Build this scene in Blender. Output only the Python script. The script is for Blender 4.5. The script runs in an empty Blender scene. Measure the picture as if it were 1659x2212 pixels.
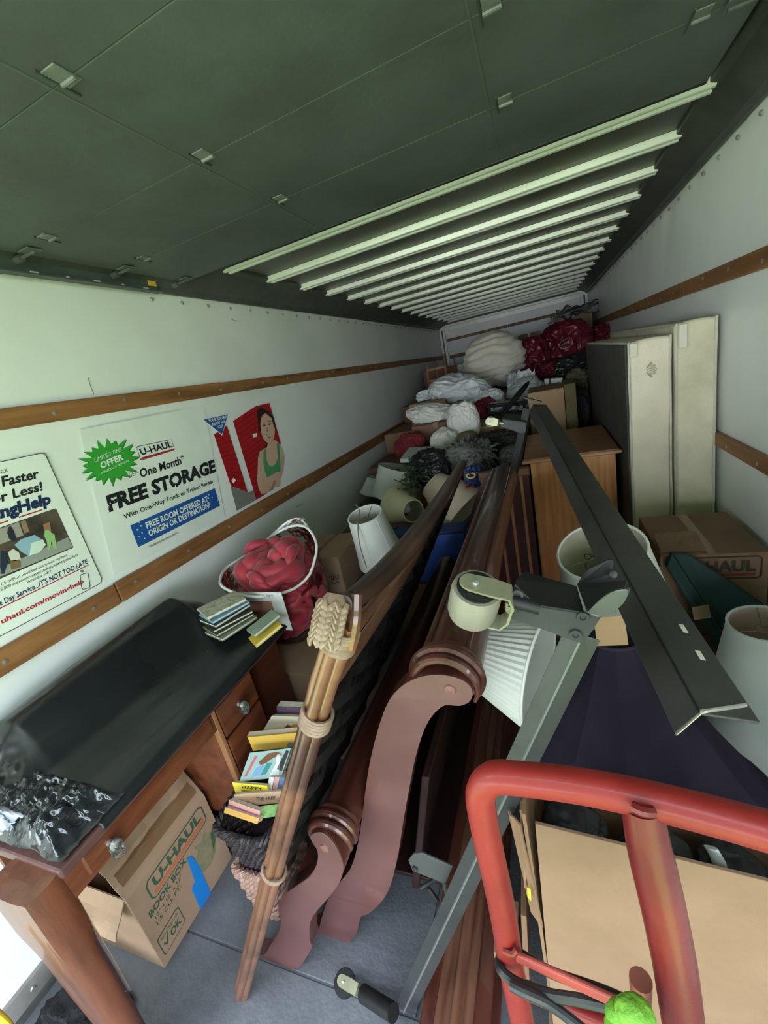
import bpy, bmesh, math, random
from mathutils import Vector, Matrix, noise
random.seed(7)
C = bpy.context.scene.collection
S = bpy.context.scene
PI = math.pi
V = Vector

# ------------------------------------------------------------------ camera
H = 1.62
FPX = 911.1
_a, _b, _c = 0.35625716, 0.3578603, -0.0890242
_dy = V((math.sin(_a)*math.cos(_b), -math.sin(_b), math.cos(_a)*math.cos(_b)))
_h = V((0, -1, 0)).cross(_dy).normalized()
if _h.x < 0: _h = -_h
_v = _dy.cross(_h)
_dx = math.cos(_c)*_h + math.sin(_c)*_v
_dz = _dx.cross(_dy)
def _row(i): return V((_dx[i], _dy[i], _dz[i]))
RIGHT, DOWN, FWD = _row(0), _row(1), _row(2)
cam_d = bpy.data.cameras.new('camera'); cam = bpy.data.objects.new('camera', cam_d); C.objects.link(cam)
cam_d.sensor_fit = 'VERTICAL'; cam_d.sensor_height = 24.0; cam_d.sensor_width = 18.0
cam_d.lens = FPX/2212*24.0; cam_d.clip_start = 0.01; cam_d.clip_end = 200
cam.matrix_world = Matrix(((RIGHT.x, -DOWN.x, -FWD.x, 0), (RIGHT.y, -DOWN.y, -FWD.y, 0), (RIGHT.z, -DOWN.z, -FWD.z, H), (0, 0, 0, 1)))
S.camera = cam
def at(px, py, x=None, y=None, z=None):
    """a surveyed point: where the sight line through a pixel meets a known plane"""
    r = V((px-829.5, py-1106, FPX)); w = V((r.dot(_dx), r.dot(_dy), r.dot(_dz)))
    t = x/w.x if x is not None else y/w.y if y is not None else (z-H)/w.z
    return w*t + V((0, 0, H))
def mpp(p):
    return (p - V((0, 0, H))).dot(FWD)/FPX     # metres per photo pixel at point p

# ------------------------------------------------------------------ daylight
S.view_settings.view_transform = 'Standard'; S.view_settings.look = 'None'
S.view_settings.gamma = 1; S.view_settings.use_curve_mapping = False
S.view_settings.exposure = 1.38
world = bpy.data.worlds.new('overcast_sky'); S.world = world; world.use_nodes = True
wn = world.node_tree; bgn = wn.nodes['Background']
bgn.inputs[0].default_value = (0.78, 0.89, 1.04, 1); bgn.inputs[1].default_value = 5
sun_d = bpy.data.lights.new('sun', 'SUN'); sun = bpy.data.objects.new('sun', sun_d); C.objects.link(sun)
sun_d.energy = 25; sun_d.angle = math.radians(2); sun_d.color = (1.0, 0.96, 0.86)
sun.rotation_euler = (math.radians(-38), math.radians(14), 0)     # high, from beyond the cab end: the box itself stays in shade
pd = bpy.data.lights.new('doorway_portal', 'AREA'); portal = bpy.data.objects.new('doorway_portal', pd); C.objects.link(portal)
pd.shape = 'RECTANGLE'; pd.size = 2.36; pd.size_y = 2.2; pd.cycles.is_portal = True
portal.location = (-0.46, -0.37, 1.1); portal.rotation_euler = (PI/2, 0, 0)

# ------------------------------------------------------------------ materials
MATS = {}
def _n(nt, t, **kw):
    n = nt.nodes.new(t)
    for k, v in kw.items(): setattr(n, k, v)
    return n
def M(name, c1, c2=None, scale=6, rough=.5, metal=0, bump=0, bscale=None, stretch=(1, 1, 1), detail=5, lo=.35, hi=.65,
      spec=.5, coat=0, sheen=0, sss=0, trans=0, ior=1.45, r2=None, bstretch=None):
    if name in MATS: return MATS[name]
    m = bpy.data.materials.new(name); m.use_nodes = True; nt = m.node_tree; L = nt.links.new
    b = nt.nodes['Principled BSDF']
    b.inputs['Roughness'].default_value = rough; b.inputs['Metallic'].default_value = metal
    b.inputs['Specular IOR Level'].default_value = spec; b.inputs['Coat Weight'].default_value = coat
    b.inputs['Sheen Weight'].default_value = sheen; b.inputs['Transmission Weight'].default_value = trans
    b.inputs['IOR'].default_value = ior; b.inputs['Base Color'].default_value = (*c1, 1)
    tc = _n(nt, 'ShaderNodeTexCoord'); mp = _n(nt, 'ShaderNodeMapping'); mp.inputs['Scale'].default_value = stretch
    L(tc.outputs['Object'], mp.inputs['Vector'])
    if c2 is not None:
        nz = _n(nt, 'ShaderNodeTexNoise'); nz.inputs['Scale'].default_value = scale; nz.inputs['Detail'].default_value = detail
        nz.inputs['Roughness'].default_value = .6
        L(mp.outputs[0], nz.inputs['Vector'])
        cr = _n(nt, 'ShaderNodeValToRGB'); cr.color_ramp.elements[0].position = lo; cr.color_ramp.elements[1].position = hi
        cr.color_ramp.elements[0].color = (*c1, 1); cr.color_ramp.elements[1].color = (*c2, 1)
        L(nz.outputs['Fac'], cr.inputs[0]); L(cr.outputs[0], b.inputs['Base Color'])
        if r2 is not None:
            mr = _n(nt, 'ShaderNodeMapRange'); mr.inputs[3].default_value = rough; mr.inputs[4].default_value = r2
            L(nz.outputs['Fac'], mr.inputs[0]); L(mr.outputs[0], b.inputs['Roughness'])
    if bump:
        mp2 = _n(nt, 'ShaderNodeMapping'); mp2.inputs['Scale'].default_value = bstretch or stretch
        L(tc.outputs['Object'], mp2.inputs['Vector'])
        n2 = _n(nt, 'ShaderNodeTexNoise'); n2.inputs['Scale'].default_value = bscale or scale*4; n2.inputs['Detail'].default_value = 4
        L(mp2.outputs[0], n2.inputs['Vector'])
        bp = _n(nt, 'ShaderNodeBump'); bp.inputs['Strength'].default_value = bump; bp.inputs['Distance'].default_value = .02
        L(n2.outputs['Fac'], bp.inputs['Height']); L(bp.outputs[0], b.inputs['Normal'])
    MATS[name] = m; return m
def film(name, tint, gloss=.22, rough=.08, bscale=30, bump=.6):
    """thin clear plastic: mostly see-through with sharp highlights on its creases"""
    if name in MATS: return MATS[name]
    m = bpy.data.materials.new(name); m.use_nodes = True; nt = m.node_tree; L = nt.links.new
    nt.nodes.remove(nt.nodes['Principled BSDF']); out = nt.nodes['Material Output']
    t = _n(nt, 'ShaderNodeBsdfTransparent'); t.inputs[0].default_value = (*tint, 1)
    g = _n(nt, 'ShaderNodeBsdfGlossy'); g.inputs['Roughness'].default_value = rough
    tc = _n(nt, 'ShaderNodeTexCoord'); nz = _n(nt, 'ShaderNodeTexNoise'); nz.inputs['Scale'].default_value = bscale
    L(tc.outputs['Object'], nz.inputs['Vector'])
    bp = _n(nt, 'ShaderNodeBump'); bp.inputs['Strength'].default_value = bump; bp.inputs['Distance'].default_value = .02
    L(nz.outputs['Fac'], bp.inputs['Height']); L(bp.outputs[0], g.inputs['Normal'])
    lw = _n(nt, 'ShaderNodeLayerWeight'); lw.inputs[0].default_value = gloss; L(bp.outputs[0], lw.inputs['Normal'])
    mx = _n(nt, 'ShaderNodeMixShader'); L(lw.outputs['Fresnel'], mx.inputs[0]); L(t.outputs[0], mx.inputs[1]); L(g.outputs[0], mx.inputs[2])
    L(mx.outputs[0], out.inputs['Surface']); MATS[name] = m; return m
def shade_mat(name, c, tr=.35, c2=None):
    """lamp shade cloth: diffuse with some light passing through"""
    if name in MATS: return MATS[name]
    m = bpy.data.materials.new(name); m.use_nodes = True; nt = m.node_tree; L = nt.links.new
    nt.nodes.remove(nt.nodes['Principled BSDF']); out = nt.nodes['Material Output']
    d = _n(nt, 'ShaderNodeBsdfDiffuse'); d.inputs[0].default_value = (*c, 1)
    t = _n(nt, 'ShaderNodeBsdfTranslucent'); t.inputs[0].default_value = (*c, 1)
    tc = _n(nt, 'ShaderNodeTexCoord'); nz = _n(nt, 'ShaderNodeTexNoise'); nz.inputs['Scale'].default_value = 9; nz.inputs['Detail'].default_value = 6
    L(tc.outputs['Object'], nz.inputs['Vector'])
    cr = _n(nt, 'ShaderNodeValToRGB'); cr.color_ramp.elements[0].position = .3; cr.color_ramp.elements[1].position = .7
    cr.color_ramp.elements[0].color = (*(c2 or tuple(q*.86 for q in c)), 1); cr.color_ramp.elements[1].color = (*c, 1)
    L(nz.outputs['Fac'], cr.inputs[0]); L(cr.outputs[0], d.inputs[0])
    mx = _n(nt, 'ShaderNodeMixShader'); mx.inputs[0].default_value = tr
    L(d.outputs[0], mx.inputs[1]); L(t.outputs[0], mx.inputs[2]); L(mx.outputs[0], out.inputs['Surface']); MATS[name] = m; return m
def flat(name, c, rough=.55): return M(name, c, rough=rough)

# ------------------------------------------------------------------ geometry helpers (a shape is a pair: points, faces)
def join(*gs):
    vs, fs = [], []
    for v, f in gs:
        n = len(vs); vs += [V(p) for p in v]; fs += [tuple(i+n for i in q) for q in f]
    return vs, fs
def xf(g, m): return [m @ V(p) for p in g[0]], g[1]
def mk(name, g, mat, parent=None, smooth=False, bevel=0, angle=35, sub=0, solid=0):
    me = bpy.data.meshes.new(name); me.from_pydata([tuple(p) for p in g[0]], [], [tuple(q) for q in g[1]])
    if smooth:
        me.polygons.foreach_set('use_smooth', [True]*len(me.polygons))
    me.materials.append(mat); me.validate(); me.update()
    o = bpy.data.objects.new(name, me); C.objects.link(o)
    if smooth and angle < 170:
        me.set_sharp_from_angle(angle=math.radians(angle))
    if bevel:
        b = o.modifiers.new('bevel', 'BEVEL'); b.width = bevel; b.segments = 2; b.limit_method = 'ANGLE'; b.angle_limit = math.radians(40)
    if solid:
        s = o.modifiers.new('solid', 'SOLIDIFY'); s.thickness = solid; s.offset = 0
    if sub:
        s = o.modifiers.new('sub', 'SUBSURF'); s.levels = sub; s.render_levels = sub
    if parent: adopt(o, parent)
    return o
def adopt(o, parent):
    o.parent = parent
    r = parent
    while r.parent: r = r.parent
    o.matrix_parent_inverse = Matrix.Translation(-r.location) if r is parent else Matrix.Identity(4)
def thing(name, label, cat, loc, group=None):
    o = bpy.data.objects.new(name, None); o.empty_display_size = .05; C.objects.link(o); o.location = V(loc)
    return tag(o, label, cat, group)
def tag(o, label, cat, group=None):
    o['label'] = label; o['category'] = cat
    if group: o['group'] = group
    return o
def struct(o): o['kind'] = 'structure'; return o
def stuff(o): o['kind'] = 'stuff'; return o
def boxg(lo, hi):
    (a, b, c), (d, e, f) = lo, hi
    return [V(p) for p in ((a,b,c),(d,b,c),(d,e,c),(a,e,c),(a,b,f),(d,b,f),(d,e,f),(a,e,f))], [(0,3,2,1),(4,5,6,7),(0,1,5,4),(1,2,6,5),(2,3,7,6),(3,0,4,7)]
def cbox(c, s, m=None):
    g = boxg([-q/2 for q in s], [q/2 for q in s])
    return xf(g, Matrix.Translation(V(c)) @ (m.to_4x4() if m else Matrix.Identity(4)))
def obox(o, u, v, w):
    """box from a corner and three edge vectors"""
    o, u, v, w = V(o), V(u), V(v), V(w)
    fs = [(0,3,2,1),(4,5,6,7),(0,1,5,4),(1,2,6,5),(2,3,7,6),(3,0,4,7)]
    if u.cross(v).dot(w) < 0: fs = [q[::-1] for q in fs]
    return [o, o+u, o+u+v, o+v, o+w, o+u+w, o+u+v+w, o+v+w], fs
def rot(z=0, x=0, y=0): return Matrix.Rotation(z, 3, 'Z') @ Matrix.Rotation(y, 3, 'Y') @ Matrix.Rotation(x, 3, 'X')
def cr(pts, n=6, closed=False):
    """smooth curve through points"""
    P = [V(p) for p in pts]; out = []; N = len(P)
    for i in range(N if closed else N-1):
        p0 = P[i-1] if (i or closed) else P[0]*2-P[1]; p1 = P[i]; p2 = P[(i+1) % N]
        p3 = P[(i+2) % N] if (closed or i+2 < N) else p2*2-p1
        for k in range(n):
            t = k/n
            out.append(.5*((2*p1)+(p2-p0)*t+(2*p0-5*p1+4*p2-p3)*t*t+(3*p1-p0-3*p2+p3)*t**3))
    if not closed: out.append(P[-1])
    return out
def tube(pts, r, seg=10, closed=False, cap=True, asp=1.0, up=None):
    P = [V(p) for p in pts]; N = len(P); R = r if hasattr(r, '__len__') else [r]*N
    T = []
    for i in range(N):
        a = P[i-1] if (i or closed) else P[i]; b = P[(i+1) % N] if (closed or i+1 < N) else P[i]
        d = b-a; T.append(d.normalized() if d.length else V((0, 0, 1)))
    u = V(up) if up else (V((0, 0, 1)) if abs(T[0].z) < .9 else V((1, 0, 0)))
    u = (u - T[0]*u.dot(T[0])).normalized(); vs, fs = [], []
    for i in range(N):
        u = u - T[i]*u.dot(T[i]); u.normalize(); w = T[i].cross(u)
        for k in range(seg):
            q = 2*PI*k/seg; vs.append(P[i] + (u*math.cos(q) + w*math.sin(q)*asp)*R[i])
    for i in range(N if closed else N-1):
        j = (i+1) % N
        for k in range(seg):
            k2 = (k+1) % seg; fs.append((i*seg+k, i*seg+k2, j*seg+k2, j*seg+k))
    if cap and not closed:
        fs.append(tuple(range(seg))[::-1]); fs.append(tuple((N-1)*seg+k for k in range(seg)))
    return vs, fs
def basis(axis):
    a = V(axis).normalized(); u = a.orthogonal().normalized(); return u, a.cross(u), a
def lathe(prof, c, axis=(0, 0, 1), seg=32, closed=False, ru=None, caps=True, pleat=0, pn=0):
    u, w, a = basis(axis)
    if ru is not None: u = (V(ru)-a*V(ru).dot(a)).normalized(); w = a.cross(u)
    c = V(c); vs, fs = [], []; N = len(prof)
    for r, h in prof:
        for k in range(seg):
            q = 2*PI*k/seg; rr = r*(1+(pleat*(1 if k % 2 else -1) if pleat else 0))
            vs.append(c + a*h + (u*math.cos(q)+w*math.sin(q))*rr)
    for i in range(N if closed else N-1):
        j = (i+1) % N
        for k in range(seg):
            k2 = (k+1) % seg; fs.append((i*seg+k, i*seg+k2, j*seg+k2, j*seg+k))
    if caps and not closed:
        if prof[0][0] > 1e-5: fs.append(tuple(range(seg))[::-1])
        if prof[-1][0] > 1e-5: fs.append(tuple((N-1)*seg+k for k in range(seg)))
    return vs, fs
def cyl(a, b, r, seg=16, r2=None):
    a, b = V(a), V(b); d = b-a
    return lathe([(r, 0), (r2 if r2 is not None else r, d.length)], a, d, seg)
def prism(poly, depth):
    """closed outline (3-D points, planar) pushed along the vector depth"""
    P = [V(p) for p in poly]; D = V(depth); n = len(P)
    nrm = V((0, 0, 0))
    for i in range(n): nrm += P[i].cross(P[(i+1) % n])
    if nrm.dot(D) > 0: P = P[::-1]
    vs = P + [p+D for p in P]
    return vs, [tuple(range(n)), tuple(range(2*n-1, n-1, -1))] + [((i+1) % n, i, i+n, (i+1) % n+n) for i in range(n)]
def grid(fn, nu, nv, cu=False):
    vs = [fn(i/(nu if cu else nu-1), j/(nv-1)) for j in range(nv) for i in range(nu)]; fs = []
    for j in range(nv-1):
        for i in range(nu if cu else nu-1):
            i2 = (i+1) % nu; fs.append((j*nu+i, j*nu+i2, (j+1)*nu+i2, (j+1)*nu+i))
    return vs, fs
_ico = {}
def ico(n):
    if n not in _ico:
        bm = bmesh.new(); bmesh.ops.create_icosphere(bm, subdivisions=n, radius=1)
        _ico[n] = ([v.co.copy() for v in bm.verts], [tuple(v.index for v in f.verts) for f in bm.faces]); bm.free()
    return _ico[n]
def blob(c, s, m=None, amp=.15, freq=2.0, fold=.05, ff=5.0, seed=0, n=5, sq=1.0, flat_z=None, crease=0, cf=2.5):
    """a soft lump: ellipsoid (sq<1 squares it off) with swellings and creased folds"""
    vs, fs = ico(n); out = []; off = V((seed*7.3, seed*3.1, seed*1.7)); c = V(c)
    for p in vs:
        q = V([math.copysign(abs(t)**sq, t) for t in p])
        d = 1 + amp*noise.noise(p*freq+off) + fold*(.5-abs(noise.noise(p*ff+off)))*2 + fold*.5*(.5-abs(noise.noise(p*ff*2.3+off)))
        if crease:
            f = noise.voronoi(p*cf+off+V((.3, .1, .2))*noise.noise(p*3))[0]; d += crease*(math.exp(-(f[1]-f[0])*5)-.35)
        q = V((q.x*s[0], q.y*s[1], q.z*s[2]))*d
        if flat_z is not None and q.z < -flat_z: q.z = -flat_z + (q.z+flat_z)*.1
        if m: q = m @ q
        out.append(c+q)
    return out, fs
def ctext(body, bl, br, tl, nrm, bold=0.0, lift=.0012, shear=0, depth=0):
    """printed lettering laid into the parallelogram bl-br-tl"""
    cu = bpy.data.curves.new('lettering', 'FONT'); cu.body = body; cu.size = 1; cu.offset = bold; cu.resolution_u = 2; cu.shear = shear
    o = bpy.data.objects.new('lettering', cu); C.objects.link(o); bpy.context.view_layer.update()
    me = bpy.data.meshes.new_from_object(o.evaluated_get(bpy.context.evaluated_depsgraph_get()))
    bpy.data.objects.remove(o); bpy.data.curves.remove(cu)
    P = [v.co.copy() for v in me.vertices]; F = [tuple(p.vertices) for p in me.polygons]; bpy.data.meshes.remove(me)
    x0 = min(p.x for p in P); x1 = max(p.x for p in P)
    y0, y1 = 0.0, .70
    if body.islower() or not any(ch.isupper() or ch.isdigit() for ch in body): y1 = .70
    bl, br, tl = V(bl), V(br), V(tl); U = br-bl; W = tl-bl; N = V(nrm).normalized()*lift
    return [bl + U*((p.x-x0)/(x1-x0)) + W*((p.y-y0)/(y1-y0)) + N for p in P], F
def cleanup(o):
    return o
# ------------------------------------------------------------------ the truck box
XL, XR, YB, YD, ZC = -1.66, .74, 8.1, -.37, 2.32
m_wall = M('wall_white', (.84, .855, .83), (.72, .735, .71), 1.3, rough=.30, bump=.10, bscale=2.2, lo=.42, hi=.78, detail=8)
m_floor = M('floor_grey', (.085, .09, .104), (.185, .19, .21), 3.5, rough=.42, bump=.15, bscale=60, detail=10, lo=.3, hi=.75, r2=.6)
m_slat = M('slat_wood', (.16, .065, .022), (.34, .15, .055), 2.2, rough=.5, stretch=(6, 1, 9), bump=.1, bscale=20, detail=8)
m_rail = M('rail_grey', (.062, .064, .062), (.09, .092, .088), 8, rough=.45, spec=.4)
m_alu = M('roof_aluminium', (.085, .078, .072), (.15, .14, .13), 2, rough=.36, metal=.6, bump=.05, bscale=3, detail=6)
m_rib = M('rib_aluminium', (.86, .87, .83), (.92, .93, .89), 6, rough=.30, metal=.1)
m_door = M('door_panel', (.052, .054, .051), (.090, .104, .102), 2.4, rough=.58, bump=.05, bscale=40, lo=.25, hi=.60, detail=9)
m_stain = M('door_stain', (.030, .034, .034), (.055, .058, .056), 14, rough=.7)
m_rust = M('door_rust', (.10, .045, .025), (.075, .06, .05), 20, rough=.8)
m_hinge = M('door_hinge', (.10, .11, .105), (.17, .175, .165), 30, rough=.55)
m_steel = M('galvanised_steel', (.42, .43, .42), (.55, .56, .54), 20, rough=.4, metal=.8)
m_dirt = M('door_stile', (.09, .10, .09), rough=.5)
m_post = M('corner_post', (.75, .76, .74), (.62, .63, .6), 6, rough=.4, metal=.2)
m_yellow = M('yellow_paint', (.75, .48, .05), rough=.5)
m_black = M('black_plain', (.012, .012, .013), rough=.6)

g = join(boxg((XL-.06, YD, -.10), (XR+.06, YB+.06, -.006)))
fl = struct(mk('floor', g, m_floor))
ys = [YD, .545, 1.77, 2.99, 4.21, 5.43, 6.65, YB]
for i in range(7):
    for x0, x1 in ((XL, -.46), (-.455, XR)):
        if i == 0 and x0 == XL: x1 = XR
        elif i == 0: continue
        mk('floor_panel', boxg((x0+.002, ys[i]+.003, -.006), (x1-.002, ys[i+1]-.003, 0)), m_floor, fl, bevel=.002)
# walls: thin sheet, slightly wavy where the sheet is riveted under the roof rail
def wall_sheet(x, side):
    def fn(u, v):
        y = YD+(YB-YD)*u; z = -.006+(ZC+.05)*v
        w = .012*noise.noise(V((y*1.1, z*.8, side*5)))
        top = max(0, (z-1.72)/.5); w += .014*top*noise.noise(V((y*6.5+z*2.5, z*2.2, side*9+2)))
        return V((x+side*abs(w)*.8, y, z))
    return grid(fn, 150, 40)
for nm, x, sd in (('wall_left', XL, -1), ('wall_right', XR, 1)):
    g = wall_sheet(x, sd)
    if sd > 0: g = (g[0], [q[::-1] for q in g[1]])
    w = struct(mk(nm, g, m_wall, smooth=True, angle=180))
    mk('outer_skin', boxg((x+sd*.025-.008, YD, -.1), (x+sd*.025+.008, YB+.06, ZC+.1)), m_wall, w)
wb = struct(mk('wall_back', boxg((XL-.05, YB, -.006), (XR+.05, YB+.05, ZC+.08)), m_wall))
# ceiling sheets + roof bows
ce = struct(mk('ceiling', boxg((XL-.05, YD, ZC+.03), (XR+.05, YB+.06, ZC+.08)), m_alu))
pit = .3935; rib_ys = [2.10+pit*i for i in range(16)]
def hat(y, x0, x1, z):
    pr = [(-.038, 0), (-.033, -.024), (-.029, -.027), (-.013, -.027), (-.008, -.022), (-.006, -.003), (.006, -.003), (.010, -.022), (.014, -.027), (.030, -.027), (.034, -.022), (.037, 0)]
    return prism([(x0, y+a, z+b) for a, b in pr], (x1-x0, 0, 0))
XIL, XIR = -1.46, .585
for i, y in enumerate(rib_ys):
    if y > YB-.06: continue
    mk('roof_rib', hat(y, XIL-.02, XIR+.02, ZC+.004), m_rib, ce)
    if i: mk('roof_panel', boxg((XIL-.03, rib_ys[i-1]+.045, ZC+.002+.004*random.random()), (XIR+.03, y-.045, ZC+.03)), m_alu, ce)
mk('roof_panel', boxg((XIL-.03, YD, ZC+.003), (XIR+.03, rib_ys[0]-.045, ZC+.03)), m_alu, ce)
# roof rails (sloping cove between wall and roof) and their end posts
def cove(sd):
    xo = XL if sd < 0 else XR; xi = XIL if sd < 0 else XIR
    pr = [(xo, 2.215), (xo-sd*.022, 2.212), (xo-sd*.035, 2.235), (xi+sd*.03, ZC-.022), (xi, ZC-.012), (xi, ZC+.04), (xo, ZC+.04)]
    return prism([(a, YD, b) for a, b in pr], (0, YB-YD, 0))
tr = 1
for sd, nm in ((-1, 'left'), (1, 'right')):
    o = struct(mk('trim_%d' % tr, cove(sd), m_rail, bevel=.004)); tr += 1
    # fixings under the rail
    xo = XL if sd < 0 else XR; bl = []
    for k in range(34):
        y = 1.72+k*.19
        if y < YB-.1: bl.append(lathe([(.009, 0), (.009, .004), (.004, .008), (0, .008)], (xo-sd*.001, y, 2.185), (-sd, 0, 0), 8))
    stuff(mk('rivet', join(*bl), m_steel, o))
o = struct(mk('trim_%d' % tr, boxg((XIL-.15, YB-.05, 2.24), (XIR+.12, YB, 2.262)), m_post)); tr += 1
mk('dark_channel', boxg((XIL-.15, YB-.06, 2.275), (XIR+.12, YB, 2.35)), m_rail, o)
mk('white_strip', boxg((XIL-.15, YB-.03, 2.17), (XIR+.12, YB, 2.235)), m_post, o)
for x0, x1 in ((XL, XL+.10), (XR-.10, XR)):
    o = struct(mk('trim_%d' % tr, boxg((x0, YB-.05, 0), (x1, YB, 2.24)), m_post, bevel=.004)); tr += 1
    xc = (x0+x1)/2
    mk('dark_groove', boxg((xc-.012, YB-.056, 0), (xc+.012, YB-.05, 2.2)), m_rail, o)
# rub rails: rows of planks on each wall
def rub(x, sd, z0, z1, joints):
    global tr
    e = bpy.data.objects.new('trim_%d' % tr, None); C.objects.link(e); struct(e); tr += 1
    for a, b in zip(joints[:-1], joints[1:]):
        t = .019+random.uniform(-.002, .002)
        mk('plank', boxg((min(x, x-sd*t), a+.003, z0+random.uniform(-.002, .002)), (max(x, x-sd*t), b-.003, z1+random.uniform(-.002, .002))), m_slat, e, bevel=.003)
    n = []
    for a, b in zip(joints[:-1], joints[1:]):
        k = a+.08
        while k < b:
            n.append(lathe([(.008, 0), (.008, .002), (0, .003)], (x-sd*.021, k, (z0+z1)/2+random.uniform(-.012, .012)), (-sd, 0, 0), 8)); k += .30
    stuff(mk('nail_head', join(*n), m_steel, e))
rub(XL, -1, 1.718, 1.782, [YD, .69, 1.99, 3.32, 4.62, 5.9, 7.2, YB-.05])
rub(XL, -1, .992, 1.075, [YD, 1.02, 2.55, 4.05, 5.5, 6.9, YB-.05])
rub(XR, 1, 1.702, 1.772, [YD, 1.9, 3.0, 4.3, 5.6, 6.9, YB-.05])
rub(XR, 1, 1.002, 1.066, [YD, 1.55, 2.9, 4.3, 5.6, 6.9, YB-.05])
for z0, z1 in ((1.995, 2.04), (1.70, 1.76)):
    e = bpy.data.objects.new('trim_%d' % tr, None); C.objects.link(e); struct(e); tr += 1
    for a, b in ((XL+.11, -.5), (-.5, XR-.11)):
        mk('plank', boxg((a+.002, YB-.02, z0), (b-.002, YB, z1)), m_slat, e, bevel=.003)
# kick plate along the foot of the left wall
e = struct(mk('baseboard_left', boxg((XL, YD, 0), (XL+.012, YB-.05, .085)), M('kick_plate', (.20, .185, .175), (.30, .28, .265), 9, rough=.5, metal=.3), bevel=.002))
mk('bottom_lip', boxg((XL+.012, YD, 0), (XL+.024, YB-.05, .018)), m_rail, e)
stuff(mk('screw', join(*[lathe([(.008, 0), (.006, .004), (0, .004)], (XL+.012, -.2+.16*k, .05), (1, 0, 0), 8) for k in range(11)]), m_steel, e))
e = struct(mk('baseboard_right', boxg((XR-.012, YD, 0), (XR, YB-.05, .085)), MATS['kick_plate'], bevel=.002))
# sill outside the doorway
e = struct(mk('trim_%d' % tr, boxg((XL-.06, YD-.06, -.12), (XR+.06, YD, 0)), m_steel)); tr += 1
# roll-up door, rolled up overhead
DZ = 2.245; DX0, DX1 = -1.55, .52
door = thing('roll_up_door', 'grey panelled roll-up door parked overhead on its tracks', 'door', (-.5, .75, DZ)); 
pv = [1.85-.3635*i for i in range(7)]
for i in range(6):
    a, b = pv[i+1], pv[i]
    mk('door_panel', boxg((DX0, max(a, YD)+.0012, DZ), (DX1, b-.0012, DZ+.022)), m_door, door, bevel=.0012)
    for x in (-1.385, -.752, -.034, .40):
        if i and i < 5:
            hg = mk('hinge', cbox((x, b-.012, DZ-.002), (.036, .052, .003)), m_hinge, door, bevel=.001)
            mk('hinge_edge', cbox((x-.021, b-.004, DZ-.002), (.004, .085, .003)), m_stain, hg)
            mk('hinge_pin', cyl((x-.018, b, DZ-.004), (x+.018, b, DZ-.004), .0045, 8), m_hinge, hg)
    for k, x in enumerate((-1.18, -.10, .25)):
        pass
for x in (-.752, -.034):
    mk('stile_seam', boxg((x-.045, YD+.1, DZ-.0016), (x-.040, 1.78, DZ)), m_dirt, door)
for x, y in ((-1.53, 1.48), (-1.53, 1.12), (-1.53, 1.80), (-1.53, .76), (.50, 1.48), (.50, 1.12)):
    sx = -1 if x < 0 else 1
    r = mk('roller', cyl((x+sx*.02, y, DZ-.012), (x+sx*.05, y, DZ-.012), .012, 14), m_rail, door)
    mk('axle', cyl((x-sx*.05, y, DZ-.012), (x+sx*.02, y, DZ-.012), .005, 8), m_rail, r)
    mk('roller_bracket', cbox((x-sx*.03, y, DZ-.006), (.05, .05, .005)), m_door, r, bevel=.002)
mk('bottom_seal', boxg((DX0, 1.848, DZ-.004), (DX1, 1.868, DZ+.026)), m_black, door, bevel=.004)
# the door's own tracks, bolted to the rails
for sd, x in ((-1, XL+.055), (1, XR-.10)):
    t = thing('door_track', 'dark slotted steel door track under the %s roof rail' % ('left-hand wall’s' if sd < 0 else 'right-hand wall’s'), 'track', (x, .8, 2.2))
    t['label'] = 'dark steel door track with slots above the wall with decals' if sd < 0 else 'dark steel door track under the rail above the mattresses'
    y1 = 1.72
    xa = x-sd*0
    mk('track_plate', boxg((min(x, x+sd*.006), YD, 2.195), (max(x, x+sd*.006), y1, 2.262)), M('track_green', (.060, .082, .070), (.09, .11, .097), 6, rough=.4), t, bevel=.002)
    mk('track_lip', boxg((min(x, x-sd*.03), YD, 2.195), (max(x, x-sd*.03), y1, 2.20)), m_rail, t)
    sl = []
    for k in range(14):
        y = .12+k*.118
        sl.append(cbox((x-sd*.0005, y, 2.211), (.003, .028 if k % 2 else .012, .009)))
    stuff(mk('slot', join(*sl), M('slot_light', (.62, .63, .58), rough=.5), t))
    mk('yellow_tag', boxg((min(x-sd*.001, x-sd*.004), y1-.045, 2.225), (max(x-sd*.001, x-sd*.004), y1-.002, 2.262)), m_yellow, t)
# ground outside, behind the truck
gr = struct(mk('ground', boxg((-40, -60, -1.05), (40, 30, -1.0)), M('grass_ground', (.125, .195, .065), (.18, .25, .10), 3, rough=.9)))
st = struct(mk('street', boxg((-40, -60, -1.0), (40, -17, -.97)), M('pale_concrete', (.40, .40, .37), (.50, .50, .46), 2, rough=.85)))  # unseen pale street, added to bounce sunlight deep into the box
for pts in (((190, 815), (196, 835), (203, 852)), ((500, 690), (512, 694)), ((960, 800), (962, 815)), ((878, 905), (880, 935)), ((640, 1095), (655, 1088))):
    mk('scratch', tube([at(*p, x=XL+.002) for p in pts], .0012, 5), M('scratch_dark', (.12, .12, .11), rough=.7), bpy.data.objects['wall_left'])
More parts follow.
